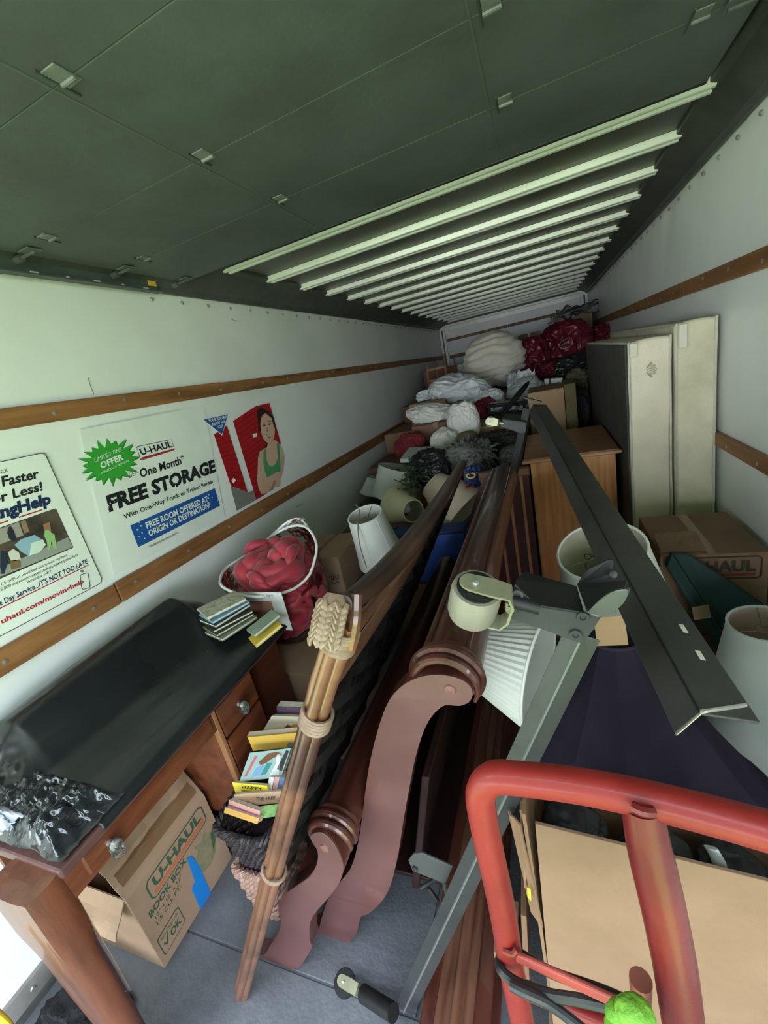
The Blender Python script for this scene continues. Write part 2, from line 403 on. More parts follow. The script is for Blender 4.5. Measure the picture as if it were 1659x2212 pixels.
# ------------------------------------------------------------------ printed decals on the left wall
W0 = XL+.004
def wl(px, py, lift=0): p = at(px, py, x=W0); p.x += lift; return p
NX = V((1, 0, 0))
m_white = flat('print_white', (.80, .82, .80), .45); m_ink = flat('print_black', (.012, .013, .016), .5); m_navy = flat('print_navy', (.012, .022, .085), .5)
m_red = flat('print_red', (.45, .015, .02), .5); m_green = flat('print_green', (.035, .34, .035), .5); m_blue = flat('print_blue', (.012, .085, .33), .5)
m_grey = flat('print_grey', (.20, .19, .18), .6); m_dred = M('print_shutter', (.42, .008, .012), (.30, .005, .01), 10, rough=.45)
m_skin = M('print_skin', (.58, .36, .25), (.66, .44, .32), 6, rough=.5); m_hair = flat('print_hair', (.022, .012, .010), .5); m_tank = M('print_tank', (.055, .26, .11), (.09, .34, .16), 8, rough=.5)
class Zm:
    def __init__(s, x0, y0, k): s.x0, s.y0, s.k = x0, y0, k
    def p(s, x, y, lift=0): return wl(s.x0+x/s.k, s.y0+y/s.k, lift)
def poly(name, z, pts, mat, par, lift=.001, th=.0006):
    P = [z.p(x, y, lift) for x, y in pts]
    return mk(name, prism(P, (-th, 0, 0)), mat, par)
def txt(z, body, bl, br, tl, mat, par, bold=0.0, lift=.002, shear=0):
    o = mk('lettering', ctext(body, z.p(*bl, 0), z.p(*br, 0), z.p(*tl, 0), NX, bold, lift, shear), mat, par); return o
def outline(name, z, pts, r, mat, par, lift=.001, closed=True):
    return mk(name, tube([z.p(x, y, lift) for x, y in pts], r, 6, closed=closed), mat, par)
def rq(TL, TR, BR, BL, k=.06):
    """rounded quad"""
    q = [V((*p, 0)) for p in (TL, TR, BR, BL)]; out = []
    for i in range(4):
        p, a, b = q[i], q[i-1], q[(i+1) % 4]
        for t in (0, .5, 1):
            s = p.lerp(a, k)*(1-t)**2 + p*2*t*(1-t) + p.lerp(b, k)*t*t; out.append((s.x, s.y))
    return out
# storage offer
Z5 = Zm(160, 920, 4.608)
D = thing('wall_decal', 'free storage offer decal with green starburst and blue banner on left wall', 'decal', wl(340, 1080))
poly('backing', Z5, [(50, 40), (1290, -205), (1500, 900), (400, 1490)], M('decal_backing', (.80, .83, .79), (.72, .75, .71), 5, rough=.4, lo=.4, hi=.8), D, .0006)
st = []
c = V((352, 355, 0)); ux, uy = V((1, -.16, 0)), V((.12, 1, 0))
for k in range(40):
    q = 2*PI*k/40; rx, ry = (300, 228) if k % 2 == 0 else (205, 158)
    f = 1+.10*math.sin(k*2.1)
    p = c+ux*math.cos(q)*rx*f+uy*math.sin(q)*ry*f; st.append((p.x, p.y))
poly('starburst_shadow', Z5, [(x+10, y+8) for x, y in st], flat('print_dgreen', (.02, .13, .03)), D, .0012)
poly('starburst', Z5, st, m_green, D, .0018)
txt(Z5, 'LIMITED TIME', (205, 365), (468, 250), (196, 325), m_white, D, .0, .003)
txt(Z5, 'OFFER', (265, 427), (490, 333), (248, 368), m_white, D, .03, .003)
txt(Z5, 'IMMEDIATE MOVE-IN', (270, 482), (540, 357), (265, 460), m_white, D, .0, .003)
lg = poly('logo_plate', Z5, rq((618, 205), (968, 132), (1002, 240), (662, 347)), m_ink, D, .0012)
poly('logo_face', Z5, rq((623, 210), (965, 138), (996, 238), (667, 340)), m_white, lg, .0018)
txt(Z5, 'U-HAUL', (665, 292), (978, 208), (640, 232), m_ink, lg, .035, .003)
poly('red_bar', Z5, [(663, 317), (995, 224), (999, 240), (667, 338)], m_red, lg, .003)
txt(Z5, 'GET', (545, 512), (628, 485), (536, 470), m_ink, D, .0)
txt(Z5, 'One Month*', (658, 516), (1105, 365), (640, 434), m_ink, D, .03)
txt(Z5, 'FREE STORAGE', (345, 852), (1412, 450), (314, 704), m_ink, D, .05)
txt(Z5, 'With One-Way Truck or Trailer Rental', (500, 928), (1380, 568), (483, 885), m_ink, D, .02)
poly('blue_banner', Z5, [(556, 992), (1398, 620), (1452, 795), (638, 1208)], m_blue, D, .0015)
txt(Z5, 'FREE ROOM OFFERED AT', (722, 1024), (1335, 748), (702, 966), m_white, D, .03, .003)
txt(Z5, 'ORIGIN OR DESTINATION!', (745, 1102), (1352, 808), (728, 1043), m_white, D, .03, .003)
txt(Z5, '*Subject to availability.', (745, 1216), (1045, 1066), (738, 1192), m_ink, D, .0)
rs = random.Random(3)
for k in range(26):
    x, y = rs.choice([(rs.uniform(570, 720), rs.uniform(940, 1130)), (rs.uniform(1330, 1430), rs.uniform(660, 800)), (rs.uniform(330, 400), rs.uniform(720, 840)), (rs.uniform(840, 1330), rs.uniform(400, 640))])
    s = rs.uniform(3, 10); a = rs.uniform(0, 3)
    poly('scuff', Z5, [(x+s*math.cos(a+q)*rs.uniform(.4, 1.6), y+s*math.sin(a+q)*rs.uniform(.4, 1.4)) for q in (0, 1.2, 2.5, 3.8, 5.1)], m_white, D, .0036)
# picture panel with shutters and a standing figure
Z7 = Zm(420, 840, 7.54)
D = thing('wall_decal', 'torn picture decal of red shutter doors and a smiling person in green top', 'decal', wl(545, 990))
poly('grey_floor', Z7, [(585, 1590), (870, 1690), (1000, 1640), (1005, 1810), (690, 1985)], m_grey, D, .0012)
a = poly('red_shutter', Z7, [(315, 745), (525, 600), (862, 1680), (590, 1580)], m_dred, D, .002)
b = poly('red_shutter', Z7, [(625, 525), (1000, 280), (1218, 232), (1400, 880), (1330, 1300), (1250, 1640), (1120, 1740), (1005, 1805)], m_dred, D, .002)
m_dk = flat('print_dred', (.16, .004, .006))
for k in range(1, 14):
    t = k/14
    y0 = 745+t*835; x0 = 315+t*275; x1 = 525+t*337; y1 = 600+t*1080
    poly('slat_line', Z7, [(x0, y0), (x1, y1), (x1+2, y1+9), (x0+2, y0+9)], m_dk, a, .0026)
for k in range(1, 17):
    t = k/17
    x0 = 625+t*380; y0 = 525+t*1280; x1 = 1000+.15*t*200+t*140; y1 = 280+t*1330
    poly('slat_line', Z7, [(x0, y0), (x1, y1), (x1+2, y1+11), (x0+2, y0+11)], m_dk, b, .0026)
poly('tag', Z7, [(600, 1490), (632, 1447), (670, 1490), (625, 1540)], m_white, a, .003)
poly('tag', Z7, [(940, 735), (1012, 722), (1020, 780), (950, 790)], m_white, b, .003)
m_sk2 = flat('print_skin_dark', (.40, .22, .14)); m_lip = flat('print_lip', (.45, .10, .09))
F = poly('figure_body', Z7, [(1170, 880), (1160, 960), (1060, 1020), (1030, 1120), (1025, 1380), (1010, 1450), (1040, 1610), (1085, 1720), (1180, 1690), (1290, 1600), (1390, 1590), (1400, 1470), (1440, 1350), (1468, 1130), (1440, 1000), (1400, 920), (1310, 830)], m_skin, D, .003)
poly('green_top', Z7, [(1120, 1010), (1165, 975), (1165, 1140), (1200, 1240), (1260, 1265), (1320, 1220), (1350, 1120), (1335, 890), (1375, 900), (1385, 1050), (1395, 1350), (1330, 1355), (1180, 1450), (1140, 1350), (1115, 1200)], m_tank, F, .0036)
poly('arm_shadow', Z7, [(1290, 1480), (1320, 1500), (1280, 1640), (1200, 1680), (1260, 1580)], m_sk2, F, .0036)
poly('hair', Z7, [(1010, 400), (1020, 340), (1080, 300), (1150, 340), (1230, 400), (1290, 480), (1310, 600), (1290, 640), (1250, 480), (1150, 400), (1080, 440), (1060, 560), (1080, 700), (1050, 690), (1030, 560)], m_hair, F, .0042)
poly('hair', Z7, [(1100, 720), (1130, 800), (1165, 900), (1130, 960), (1170, 960), (1190, 890), (1180, 820)], m_hair, F, .0036)
fc = [(1185+115*math.cos(q)+22*math.sin(q), 640+245*math.sin(q)) for q in [2*PI*k/24 for k in range(24)]]
FC = poly('face', Z7, fc, m_skin, F, .0039)
for (x, y) in ((1128, 600), (1215, 580)):
    poly('eye', Z7, [(x-32, y), (x, y-16), (x+30, y-4), (x, y+14)], m_hair, FC, .0046)
    poly('brow', Z7, [(x-36, y-36), (x, y-52), (x+34, y-40), (x, y-42)], m_hair, FC, .0046)
poly('mouth', Z7, [(1160, 745), (1210, 760), (1258, 725), (1235, 790), (1200, 800)], m_lip, FC, .0046)
poly('teeth', Z7, [(1170, 752), (1210, 764), (1250, 735), (1230, 775), (1200, 780)], m_white, FC, .005)
poly('nose', Z7, [(1180, 620), (1200, 690), (1170, 700), (1160, 690)], m_sk2, FC, .0046)
# triangle
D = thing('wall_decal', 'small blue triangle decal with white lettering above the red shutter picture', 'decal', wl(470, 915))
poly('border', Z7, [(128, 495), (549, 406), (442, 760)], m_white, D, .0034)
poly('triangle', Z7, [(140, 502), (538, 418), (440, 745)], m_blue, D, .004)
txt(Z7, 'YOUR ROOM IS', (222, 548), (520, 478), (210, 500), m_white, D, .02, .006)
txt(Z7, 'READY FOR', (280, 605), (500, 550), (268, 560), m_white, D, .02, .006)
txt(Z7, 'YOU!', (370, 650), (452, 628), (358, 605), m_white, D, .02, .006)
# moving service decal, cut off by the picture edge
Z6 = Zm(0, 940, 4.808)
D = thing('wall_decal', 'framed moving service decal with street photo and red web address on left wall', 'decal', wl(60, 1200))
fr = rq((-1100, 520), (460, 180), (1070, 1525), (-900, 2560), .03)
poly('backing', Z6, fr, MATS['decal_backing'], D, .0006)
outline('frame_line', Z6, fr, .0012, m_ink, D)
txt(Z6, 'TRUCK', (-105, 435), (82, 380), (-115, 398), m_ink, D, .0)
txt(Z6, 'Move Faster', (-430, 640), (405, 442), (-445, 530), m_ink, D, .03)
txt(Z6, 'For Less!', (-170, 740), (442, 572), (-185, 640), m_ink, D, .03)
txt(Z6, 'MovingHelp', (-420, 985), (530, 706), (-445, 860), m_navy, D, .05)
poly('red_underline', Z6, [(190, 848), (430, 770), (434, 782), (194, 860)], m_red, D, .002)
poly('red_underline', Z6, [(-300, 1010), (78, 884), (82, 896), (-296, 1022)], m_red, D, .002)
ph = poly('street_photo', Z6, rq((-260, 1050), (578, 758), (762, 1168), (-160, 1560), .02), M('photo_dark', (.025, .022, .020), (.12, .085, .065), 9, rough=.45, detail=8), D, .0015)
def pp(nm, pts, c, l=.0022): poly(nm, Z6, pts, flat('photo_%s' % nm, c), ph, l)
pp('pavement', [(-40, 1400), (420, 1190), (700, 1060), (755, 1160), (250, 1370), (-80, 1500)], (.30, .31, .29))
pp('facade', [(-100, 1010), (190, 900), (240, 1040), (-40, 1150)], (.33, .30, .26))
pp('doorway', [(445, 930), (510, 900), (530, 1000), (465, 1040)], (.35, .16, .10))
pp('brickwork', [(210, 900), (260, 880), (300, 1000), (250, 1020)], (.30, .18, .11))
pp('blue_van', [(145, 1140), (215, 1080), (355, 1035), (440, 1090), (460, 1130), (300, 1260), (215, 1210)], (.28, .42, .55), .003)
pp('blanket', [(320, 1120), (440, 1085), (470, 1140), (400, 1220), (300, 1250)], (.62, .72, .66), .0036)
pp('person_dark', [(75, 960), (105, 945), (135, 990), (165, 1070), (140, 1110), (90, 1080), (70, 1020)], (.02, .022, .03), .0036)
pp('person_green', [(462, 995), (490, 980), (520, 1010), (560, 1030), (580, 1180), (550, 1180), (530, 1090), (510, 1200), (490, 1190), (480, 1100), (455, 1050)], (.30, .50, .20), .0036)
pp('person_white', [(75, 1220), (130, 1180), (190, 1220), (210, 1290), (150, 1310), (100, 1290)], (.62, .60, .54), .0036)
pp('crate', [(100, 1300), (200, 1290), (210, 1370), (110, 1400)], (.20, .12, .06), .0036)
pp('person_navy', [(0, 1200), (60, 1210), (80, 1300), (40, 1440), (0, 1440)], (.02, .025, .05), .0036)
txt(Z6, 'Over 1.5 million unedited customer reviews', (-120, 1622), (695, 1256), (-128, 1592), m_ink, D, .0)
txt(Z6, '5,000 customer-rated independent providers', (5, 1622), (808, 1252), (-3, 1590), m_ink, D, .0)
txt(Z6, 'Available 24/7', (282, 1540), (530, 1426), (275, 1512), m_ink, D, .0)
txt(Z6, "Same Day Service...IT'S NOT TOO LATE", (-130, 1835), (908, 1332), (-145, 1778), m_navy, D, .02)
poly('red_underline', Z6, [(-120, 1850), (915, 1344), (918, 1352), (-117, 1860)], m_red, D, .002)
txt(Z6, 'uhaul.com/movinghelp', (15, 1960), (870, 1532), (0, 1912), m_red, D, .03)
outline('phone_outline', Z6, rq((828, 1452), (912, 1428), (936, 1582), (850, 1606), .15), .0012, m_ink, D, .0015)
for r in (12, 20, 28):
    outline('signal_arc', Z6, [(850+r*math.cos(q), 1430-r*math.sin(q)) for q in (.6, 1.1, 1.6, 2.1, 2.6)], .0009, m_ink, D, .0015, closed=False)

# ------------------------------------------------------------------ desk
m_desk = M('desk_wood', (.085, .020, .008), (.175, .048, .019), 3, rough=.38, stretch=(8, 1.2, 8), bump=.04, bscale=30, detail=8, coat=.35, r2=.55)
m_deskt = M('desk_top_wood', (.07, .030, .030), (.13, .058, .052), 4, rough=.45, stretch=(9, 1, 3), bump=.05, bscale=30)
m_wrap = film('shrink_wrap', (1, 1, 1), .08, .14, 9, .25)
m_bag = M('black_sack', (.011, .0115, .013), (.018, .019, .021), 3, rough=.24, bump=.10, bscale=4, bstretch=(1, 4, 2), spec=.5, r2=.32, coat=.1)
DX, DY0, DY1, DT = -1.08, .315, 1.22, .76; DB = -1.63
desk = thing('desk', 'reddish brown wooden desk wrapped in clear film under a black plastic sheet', 'desk', (-1.35, .8, 0))
mk('desk_top', boxg((DB, DY0-.015, DT-.028), (DX+.012, DY1+.01, DT)), m_deskt, desk, bevel=.006)
mk('side_panel', boxg((DB+.02, DY0+.012, DT-.103), (DX-.03, DY0+.03, DT-.028)), m_desk, desk, bevel=.003)
mk('back_panel', boxg((DB+.01, DY0+.05, .20), (DB+.03, DY1-.01, DT-.028)), m_desk, desk)
ap = mk('drawer', boxg((DX-.022, .345, DT-.094), (DX, .775, DT-.034)), m_desk, desk, bevel=.006)
mk('rail', boxg((DX-.03, DY0-.02, DT-.106), (DX-.004, .79, DT-.028)), m_desk, desk, bevel=.003)
def knob(p, par):
    k = mk('knob', lathe([(.008, 0), (.007, .012), (.014, .020), (.012, .028), (0, .031)], p, (1, 0, 0), 14), m_steel, par, smooth=True)
    mk('torn_wrap', blob(V(p)+V((.02, 0, -.014)), (.012, .013, .022), amp=.4, freq=3, fold=.3, n=3, seed=p[1]), film('torn_film', (.95, .95, .95), .45, .1, 90, 1), k)
knob((DX, .405, DT-.066), ap)
# cabriole corner leg
def leg(x, y, sx, sy, h=DT-.012):
    pr = [(0, .082), (.08, .083), (.16, .081), (.24, .076), (.42, .070), (.56, .062), (.66, .056), (.70, .058), (.73, .052)]
    vs = []; fs = []; sg = 16
    for i, (d, r) in enumerate(pr):
        b = .0
        for k in range(sg):
            q = 2*PI*k/sg; cx_, sy_ = math.cos(q), math.sin(q)
            n = 7 if d < .2 else 4
            f = (abs(cx_)**n+abs(sy_)**n)**(-1/n)
            vs.append(V((x+cx_*f*r, y+sy_*f*r*.48, (h-d) if d < .7 else max(0, h-d))))
    m = len(pr)
    for v in vs[-sg:]: v.z = 0
    for i in range(m-1):
        for k in range(sg):
            k2 = (k+1) % sg; fs.append((i*sg+k2, i*sg+k, (i+1)*sg+k, (i+1)*sg+k2))
    fs.append(tuple(range(sg))); fs.append(tuple((m-1)*sg+k for k in range(sg))[::-1])
    return vs, fs
lg = mk('leg', leg(DX-.080, DY0-.042, 1, -1), M('desk_wood_upright', (.085, .022, .010), (.165, .05, .024), 3, rough=.36, stretch=(8, 8, 1.2), bump=.04, bscale=30, detail=8, coat=.35, r2=.5), desk, smooth=True, angle=50)
def wrapsheet(u, v):
    q = -.9+u*2.2; r = .080-.010*v
    return V((DX-.084+r*1.10*math.cos(q), DY0-.046+r*.75*math.sin(q), DT-.10-.34*v+.05*math.sin(u*5)*v))
mk('film_sleeve', grid(wrapsheet, 24, 10), m_wrap, lg, smooth=True)
mk('leg', boxg((DB+.01, .62, 0), (DB+.05, .66, DT-.03)), m_desk, desk, bevel=.004)
# pedestal with two drawers, then the recessed end section
mk('pedestal', boxg((DB+.03, .80, .22), (DX-.024, .995, DT-.028)), m_desk, desk, bevel=.003)
mk('pedestal_stile', boxg((DX-.026, .785, .20), (DX-.002, .80, DT-.03)), M('edge_wood', (.30, .13, .06), rough=.5), desk, bevel=.002)
for z0, z1 in ((.60, .72), (.40, .59), (.235, .39)):
    d = mk('drawer', boxg((DX-.026, .805, z0), (DX-.002, .99, z1)), m_desk, desk, bevel=.005)
    if z0 > .3: knob((DX-.002, .895, (z0+z1)/2), d)
mk('end_cabinet', boxg((DB+.03, 1.0, .10), (DX-.05, DY1-.005, DT-.028)), M('desk_dark', (.075, .018, .009), (.12, .032, .016), 3, rough=.42, stretch=(8, 1.2, 8), coat=.3), desk, bevel=.004)  # darker copy of the desk wood, shade put into its colour
mk('leg', boxg((DX-.10, DY1-.075, 0), (DX-.055, DY1-.03, .11)), m_desk, desk, bevel=.004)
mk('leg', boxg((DX-.08, .80, 0), (DX-.035, .845, .23)), m_desk, desk, bevel=.004)
# dark end block under the far knees
# black plastic sheet over the top
def sheet(u, v):
    # u along y, v from wall (0) to front edge (1)
    y = .385+.02*math.sin(v*7)+u*(1.215-.385); x = -1.645+v*(1.645-1.068)
    hump = .165*math.exp(-((v-.18)/.30)**2)*(1-.25*(1-u)**2)*min(1, u*5+.35)*min(1, (1-u)*4+.55)
    z = DT+.010+hump+.018*v*(1-v)
    q = noise.noise(V((y*1.3+v*2.2, v*9-y*2.2, 3)))
    z += .010*q*(1-.6*v)+.0035*(1-v)*abs(noise.noise(V((y*3+v*6, v*22-y*5, 8))))
    if v > .965: z = DT-.018*((v-.965)/.035)+.006
    if v > .965: x = DX+.020
    e = max(0, .10-u)/.10
    z += e*(.045*(abs(noise.noise(V((v*15, u*26, 1))))+.5*abs(noise.noise(V((v*31, u*60, 4)))))*(v < .94))
    y += -.05*e*(noise.noise(V((v*6, 2, 2))))+(.02*noise.noise(V((v*9, u*3, 6))) if u > .9 else 0)
    return V((x, y, z))
bs_h = tag(mk('plastic_sheet', grid(sheet, 130, 70), m_bag, None, smooth=True, angle=180, solid=.002), 'black plastic sheet stretched over the wooden desk top beside the decals', 'plastic sheet')
m_crk = M('crumpled_sack', (.014, .015, .018), (.035, .037, .042), 6, rough=.15, bump=.15, bscale=30, spec=.8)
def ridge(p): return 1-2*abs(noise.noise(p))
def mound(x0, x1, y0, y1, h, seed, nx=170, ny=80):
    def fn(u, v):
        x = x0+(x1-x0)*u+.012*noise.noise(V((u*9, v*7, seed))); y = y0+(y1-y0)*v+.012*noise.noise(V((u*8, v*9, seed+4)))
        e = min(1, 6*u, 6*(1-u), 5*v, 5*(1-v)); e = e*e*(3-2*e)
        p = V((x*1.0, y*1.3, seed))
        w = .50+.22*noise.noise(p*9)+.26*ridge(p*14+V((.3*noise.noise(p*20), 0, 0)))+.22*ridge(V((p.x*40, p.y*22, seed)))+.13*ridge(V((p.x*85, p.y*45, seed)))
        return V((x, y, DT+.012+h*e*max(.08, w)))
    return grid(fn, nx, ny)
mk('crumpled_end', mound(-1.64, -1.07, .312, .475, .055, 3), m_crk, bs_h, smooth=True, angle=180)
pfm = M('pale_film', (.50, .55, .66), (.66, .70, .78), 8, rough=.16, bump=.3, bscale=30, spec=.8)
tag(mk('plastic_film', (lambda g: ([p+V((0, 0, .062)) for p in g[0]], g[1]))(mound(-1.50, -1.22, .296, .345, .032, 9, 60, 30)), pfm, None, smooth=True, angle=180), 'crumpled pale blue plastic film on the near end of the black sheet', 'plastic film')
# ------------------------------------------------------------------ books and bag at the far end of the desk
m_page = M('pages', (.62, .56, .45), (.72, .66, .55), 40, rough=.8, stretch=(1, 1, 12))
def book(name, c, s, yaw, cov, label, tilt=0, roll=0, group=None, pic=None):
    """closed book: covers and spine round a page block; s = width, height, thickness; local x across, y up the cover, z thickness"""
    m = Matrix.Translation(V(c)) @ (Matrix.Rotation(yaw, 4, 'Z') @ Matrix.Rotation(tilt, 4, 'X') @ Matrix.Rotation(roll, 4, 'Y'))
    w, h, t = s; k = min(.003, t*.2)
    b = thing(name, label, 'book', c, group)
    mk('page_block', xf(boxg((-w/2+.002, -h/2+.003, -t/2+k), (w/2-.004, h/2-.003, t/2-k)), m), m_page, b)
    mk('cover', xf(join(boxg((-w/2, -h/2, t/2-k), (w/2, h/2, t/2)), boxg((-w/2, -h/2, -t/2), (w/2, h/2, -t/2+k)), boxg((-w/2-.002, -h/2, -t/2), (-w/2+.002, h/2, t/2))), m), cov, b, bevel=.001)
    return b, m
def cover_pic(b, m, s, items):
    for nm, pts, mat in items:
        w, h, t = s
        mk(nm, xf(prism([(-w/2+w*x, -h/2+h*y, t/2+.0006) for x, y in pts], (0, 0, -.0005)), m), mat, b)
spots = M('cover_speckle', (.62, .58, .47), (.16, .17, .12), 60, rough=.5, lo=.45, hi=.75)
cols = [('pale speckled', spots), ('pale blue', flat('cover_blue', (.16, .33, .52), .45)), ('dark green', flat('cover_dgreen', (.03, .055, .04), .45)),
        ('black', flat('cover_black', (.02, .02, .022), .45)), ('olive', flat('cover_olive', (.10, .10, .06), .45)), ('grey green', flat('cover_sage', (.22, .25, .19), .5))]
zb = .918
pos = at(484, 1318, z=.86)
for i, (nm, mt) in enumerate(cols):
    t = [.012, .010, .014, .012, .010, .012][i]; zb_t = .886-.014*i
    wn_ = ['topmost of the stack', 'second from the top of the stack', 'third from the top of the stack', 'fourth down in the stack', 'fifth down in the stack', 'lowest of the stack'][i]
    book('book', (pos.x+.010*i+.006*(i % 2), pos.y-.008*i, zb_t), (.128, .165, t), -.42+.10*((i*7) % 3-1), mt, '%s book at the desk end, %s' % (nm, wn_), group=None)
b, m = book('book', at(574, 1366, z=.80), (.075, .12, .014), -.6, flat('cover_yellow', (.62, .42, .05), .5), 'small yellow and red paperback under the book stack by the bedding bag', tilt=.25)
b, m = book('book', at(570, 1346, z=.83), (.07, .12, .012), -.5, M('cover_mint', (.30, .36, .27), (.20, .26, .20), 12, rough=.5), 'small mint green book poking out under the book stack', tilt=.2)
# bedding bag with the rolled red comforter
BC = V((-1.285, 1.545, .772)); ax = V((.14, -.36, .92)).normalized()
u_, w_, a_ = basis(ax)
bb = thing('bedding_bag', 'clear zip bag stuffed with a rolled red comforter beside the book stack', 'bedding bag', (BC.x, BC.y, .68))
m_com = M('comforter_red', (.30, .012, .028), (.46, .035, .06), 7, rough=.55, bump=.25, bscale=14, sheen=.3)
com = []
rot_m = Matrix((u_, w_, a_)).transposed()
com.append(blob(BC-a_*.055, (.192, .187, .195), rot_m, amp=.10, freq=2, fold=.10, ff=4, seed=2, n=6, sq=.8))
for k, (rr, dz) in enumerate(((.135, .140), (.085, .162), (.045, .155))):
    P = [BC+a_*(dz+.018*math.sin(3*q+k))+(u_*math.cos(q)+w_*math.sin(q))*(rr*(1-.10*q/6.28)) for q in [2*PI*j/22 for j in range(22)]]
    com.append(tube(P, [.040+.012*math.sin(5*j/3.5+k) for j in range(22)], 10, closed=True))
rp = random.Random(5)
for k in range(9):
    q = rp.uniform(0, 6.28); r0 = rp.uniform(.02, .15)
    c0 = BC+a_*(.158+rp.uniform(-.01, .02))+(u_*math.cos(q)+w_*math.sin(q))*r0
    d = (u_*math.cos(q+1.2)+w_*math.sin(q+1.2))
    com.append(tube(cr([c0-d*.07, c0+a_*.018, c0+d*.06-a_*.01], 4), [.010, .020, .024, .026, .028, .026, .022, .018, .010], 8))
mk('comforter', join(*com), m_com, bb, smooth=True, angle=180)
def bagf(u, v):
    q = 2*PI*u; r = .212*(1+.10*math.cos(2*q)*v)*(1-.10*(1-v)**2)*(1+.05*noise.noise(V((math.cos(q)*2, math.sin(q)*2, v*3))))
    h = -.245+v*(.405+.04*math.sin(q*2+1))
    return BC+a_*h+(u_*math.cos(q)+w_*math.sin(q))*r
mk('bag_film', grid(bagf, 64, 16, cu=True), film('bag_film', (.97, .96, .95), .20, .06, 22, 1.0), bb, smooth=True, angle=180)
rim = [bagf(k/40, 1)+a_*.002 for k in range(40)]
mk('zip_piping', tube(rim, .0065, 8, closed=True), flat('zip_white', (.80, .79, .80), .4), bb, smooth=True)
pf = at(690, 1172, y=1.66)
mk('open_lid', grid(lambda u, v: bagf(.02+.30*u, 1).lerp(bagf(.02+.30*u, 1)+V((.05, .06, .04))*math.sin(PI*u), v), 18, 5), film('bag_film', (1, 1, 1)), bb, smooth=True)
mk('zip_piping', tube(cr([bagf(.02, 1), bagf(.10, 1)+V((.03, .04, .02)), bagf(.18, 1)+V((.05, .06, .04)), bagf(.25, 1)+V((.03, .03, .02)), bagf(.32, 1)], 5), .006, 8), MATS['zip_white'], bb, smooth=True)
# paper insert in the front of the bag
I0, I1, I2, I3 = [at(*p, y=yy) for p, yy in (((492, 1278), 1.315), ((607, 1280), 1.30), ((632, 1362), 1.33), ((507, 1354), 1.34))]
ins = mk('paper_insert', prism([I0, I1, I2, I3], (0, .002, 0)), flat('paper_white', (.74, .73, .71), .6), bb)
def lp(s, t): return (I0.lerp(I1, s)).lerp(I3.lerp(I2, s), t)+V((0, -.0015, 0))
mk('insert_photo', prism([lp(.08, .25), lp(.78, .22), lp(.80, .95), lp(.08, .95)], (0, .001, 0)), M('photo_brown', (.22, .10, .06), (.42, .22, .15), 12, rough=.5), ins)
mk('lettering', ctext('COMFORTER SET', lp(.2, .16), lp(.85, .14), lp(.2, .07), (0, -1, 0), 0, .001), flat('print_greyt', (.25, .24, .24)), ins)
# cardboard beneath and behind
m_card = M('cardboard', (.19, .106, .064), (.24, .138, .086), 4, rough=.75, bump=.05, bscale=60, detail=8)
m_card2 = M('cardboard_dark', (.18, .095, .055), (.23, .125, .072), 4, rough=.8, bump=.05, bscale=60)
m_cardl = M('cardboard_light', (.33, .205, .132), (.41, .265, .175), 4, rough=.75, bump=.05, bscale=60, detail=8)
m_tape = M('box_tape', (.23, .125, .068), rough=.25, coat=.3)
m_ghost = flat('box_green', (.045, .095, .055), .6); m_borange = flat('box_orange', (.50, .13, .06), .6)
def carton(name, label, o, u, v, w, mat, flaps=True, tape=True, group=None):
    """closed carton from base corner o with edges u, v and height w"""
    o, u, v, w = V(o), V(u), V(v), V(w); n = w.normalized()
    t = thing(name, label, 'box', o+u/2+v/2, group)
    mk('body', obox(o, u, v, w-n*.004), mat, t, bevel=.004)
    if flaps:
        e = .004
        mk('flap', obox(o+w-n*e+u*.005, u*.487, v, n*e), mat, t, bevel=.001)
        mk('flap', obox(o+w-n*e+u*.508, u*.487, v, n*e), mat, t, bevel=.001)
    if tape:
        mk('tape', join(obox(o+w+u*.45-v.normalized()*.0008+n*.0002, u*.1, v+v.normalized()*.0016, n*.0007), obox(o+w*.82+u*.45-v.normalized()*.0010, u*.1, v.normalized()*.0008, w*.18)), m_tape, t)
    return t
carton('cardboard_box', 'plain tan cardboard box standing behind the desk under the red bedding bag', (-1.47, 1.26, 0), (.46, 0, 0), (0, .56, 0), (0, 0, .48), m_cardl, tape=False)
hb = carton('cardboard_box', 'tan cardboard box with handwriting beside the bell shaped lampshade', (-1.45, 1.83, .55), (.34, 0, 0), (0, .35, 0), (0, 0, .22), m_cardl)
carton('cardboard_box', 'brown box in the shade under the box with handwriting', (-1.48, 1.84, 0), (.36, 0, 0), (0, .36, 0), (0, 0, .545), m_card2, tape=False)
fo, fu, fw = V((-1.45, 1.83, .55)), V((.34, 0, 0)), V((0, 0, .22))
fn = fu.cross(fw).normalized()
sc = [fo+fu*(.76+.03*k)+fw*(.45+.07*math.sin(k*2.4))+fn*.0012 for k in range(7)]
mk('lettering', tube(cr(sc, 5), .0022, 6), flat('pen_ink', (.03, .03, .07)), hb)
mk('lettering', tube(cr([fo+fu*(.74+.035*k)+fw*(.30+.02*math.sin(k*1.9))+fn*.0012 for k in range(6)], 4), .0020, 6), MATS['pen_ink'], hb)
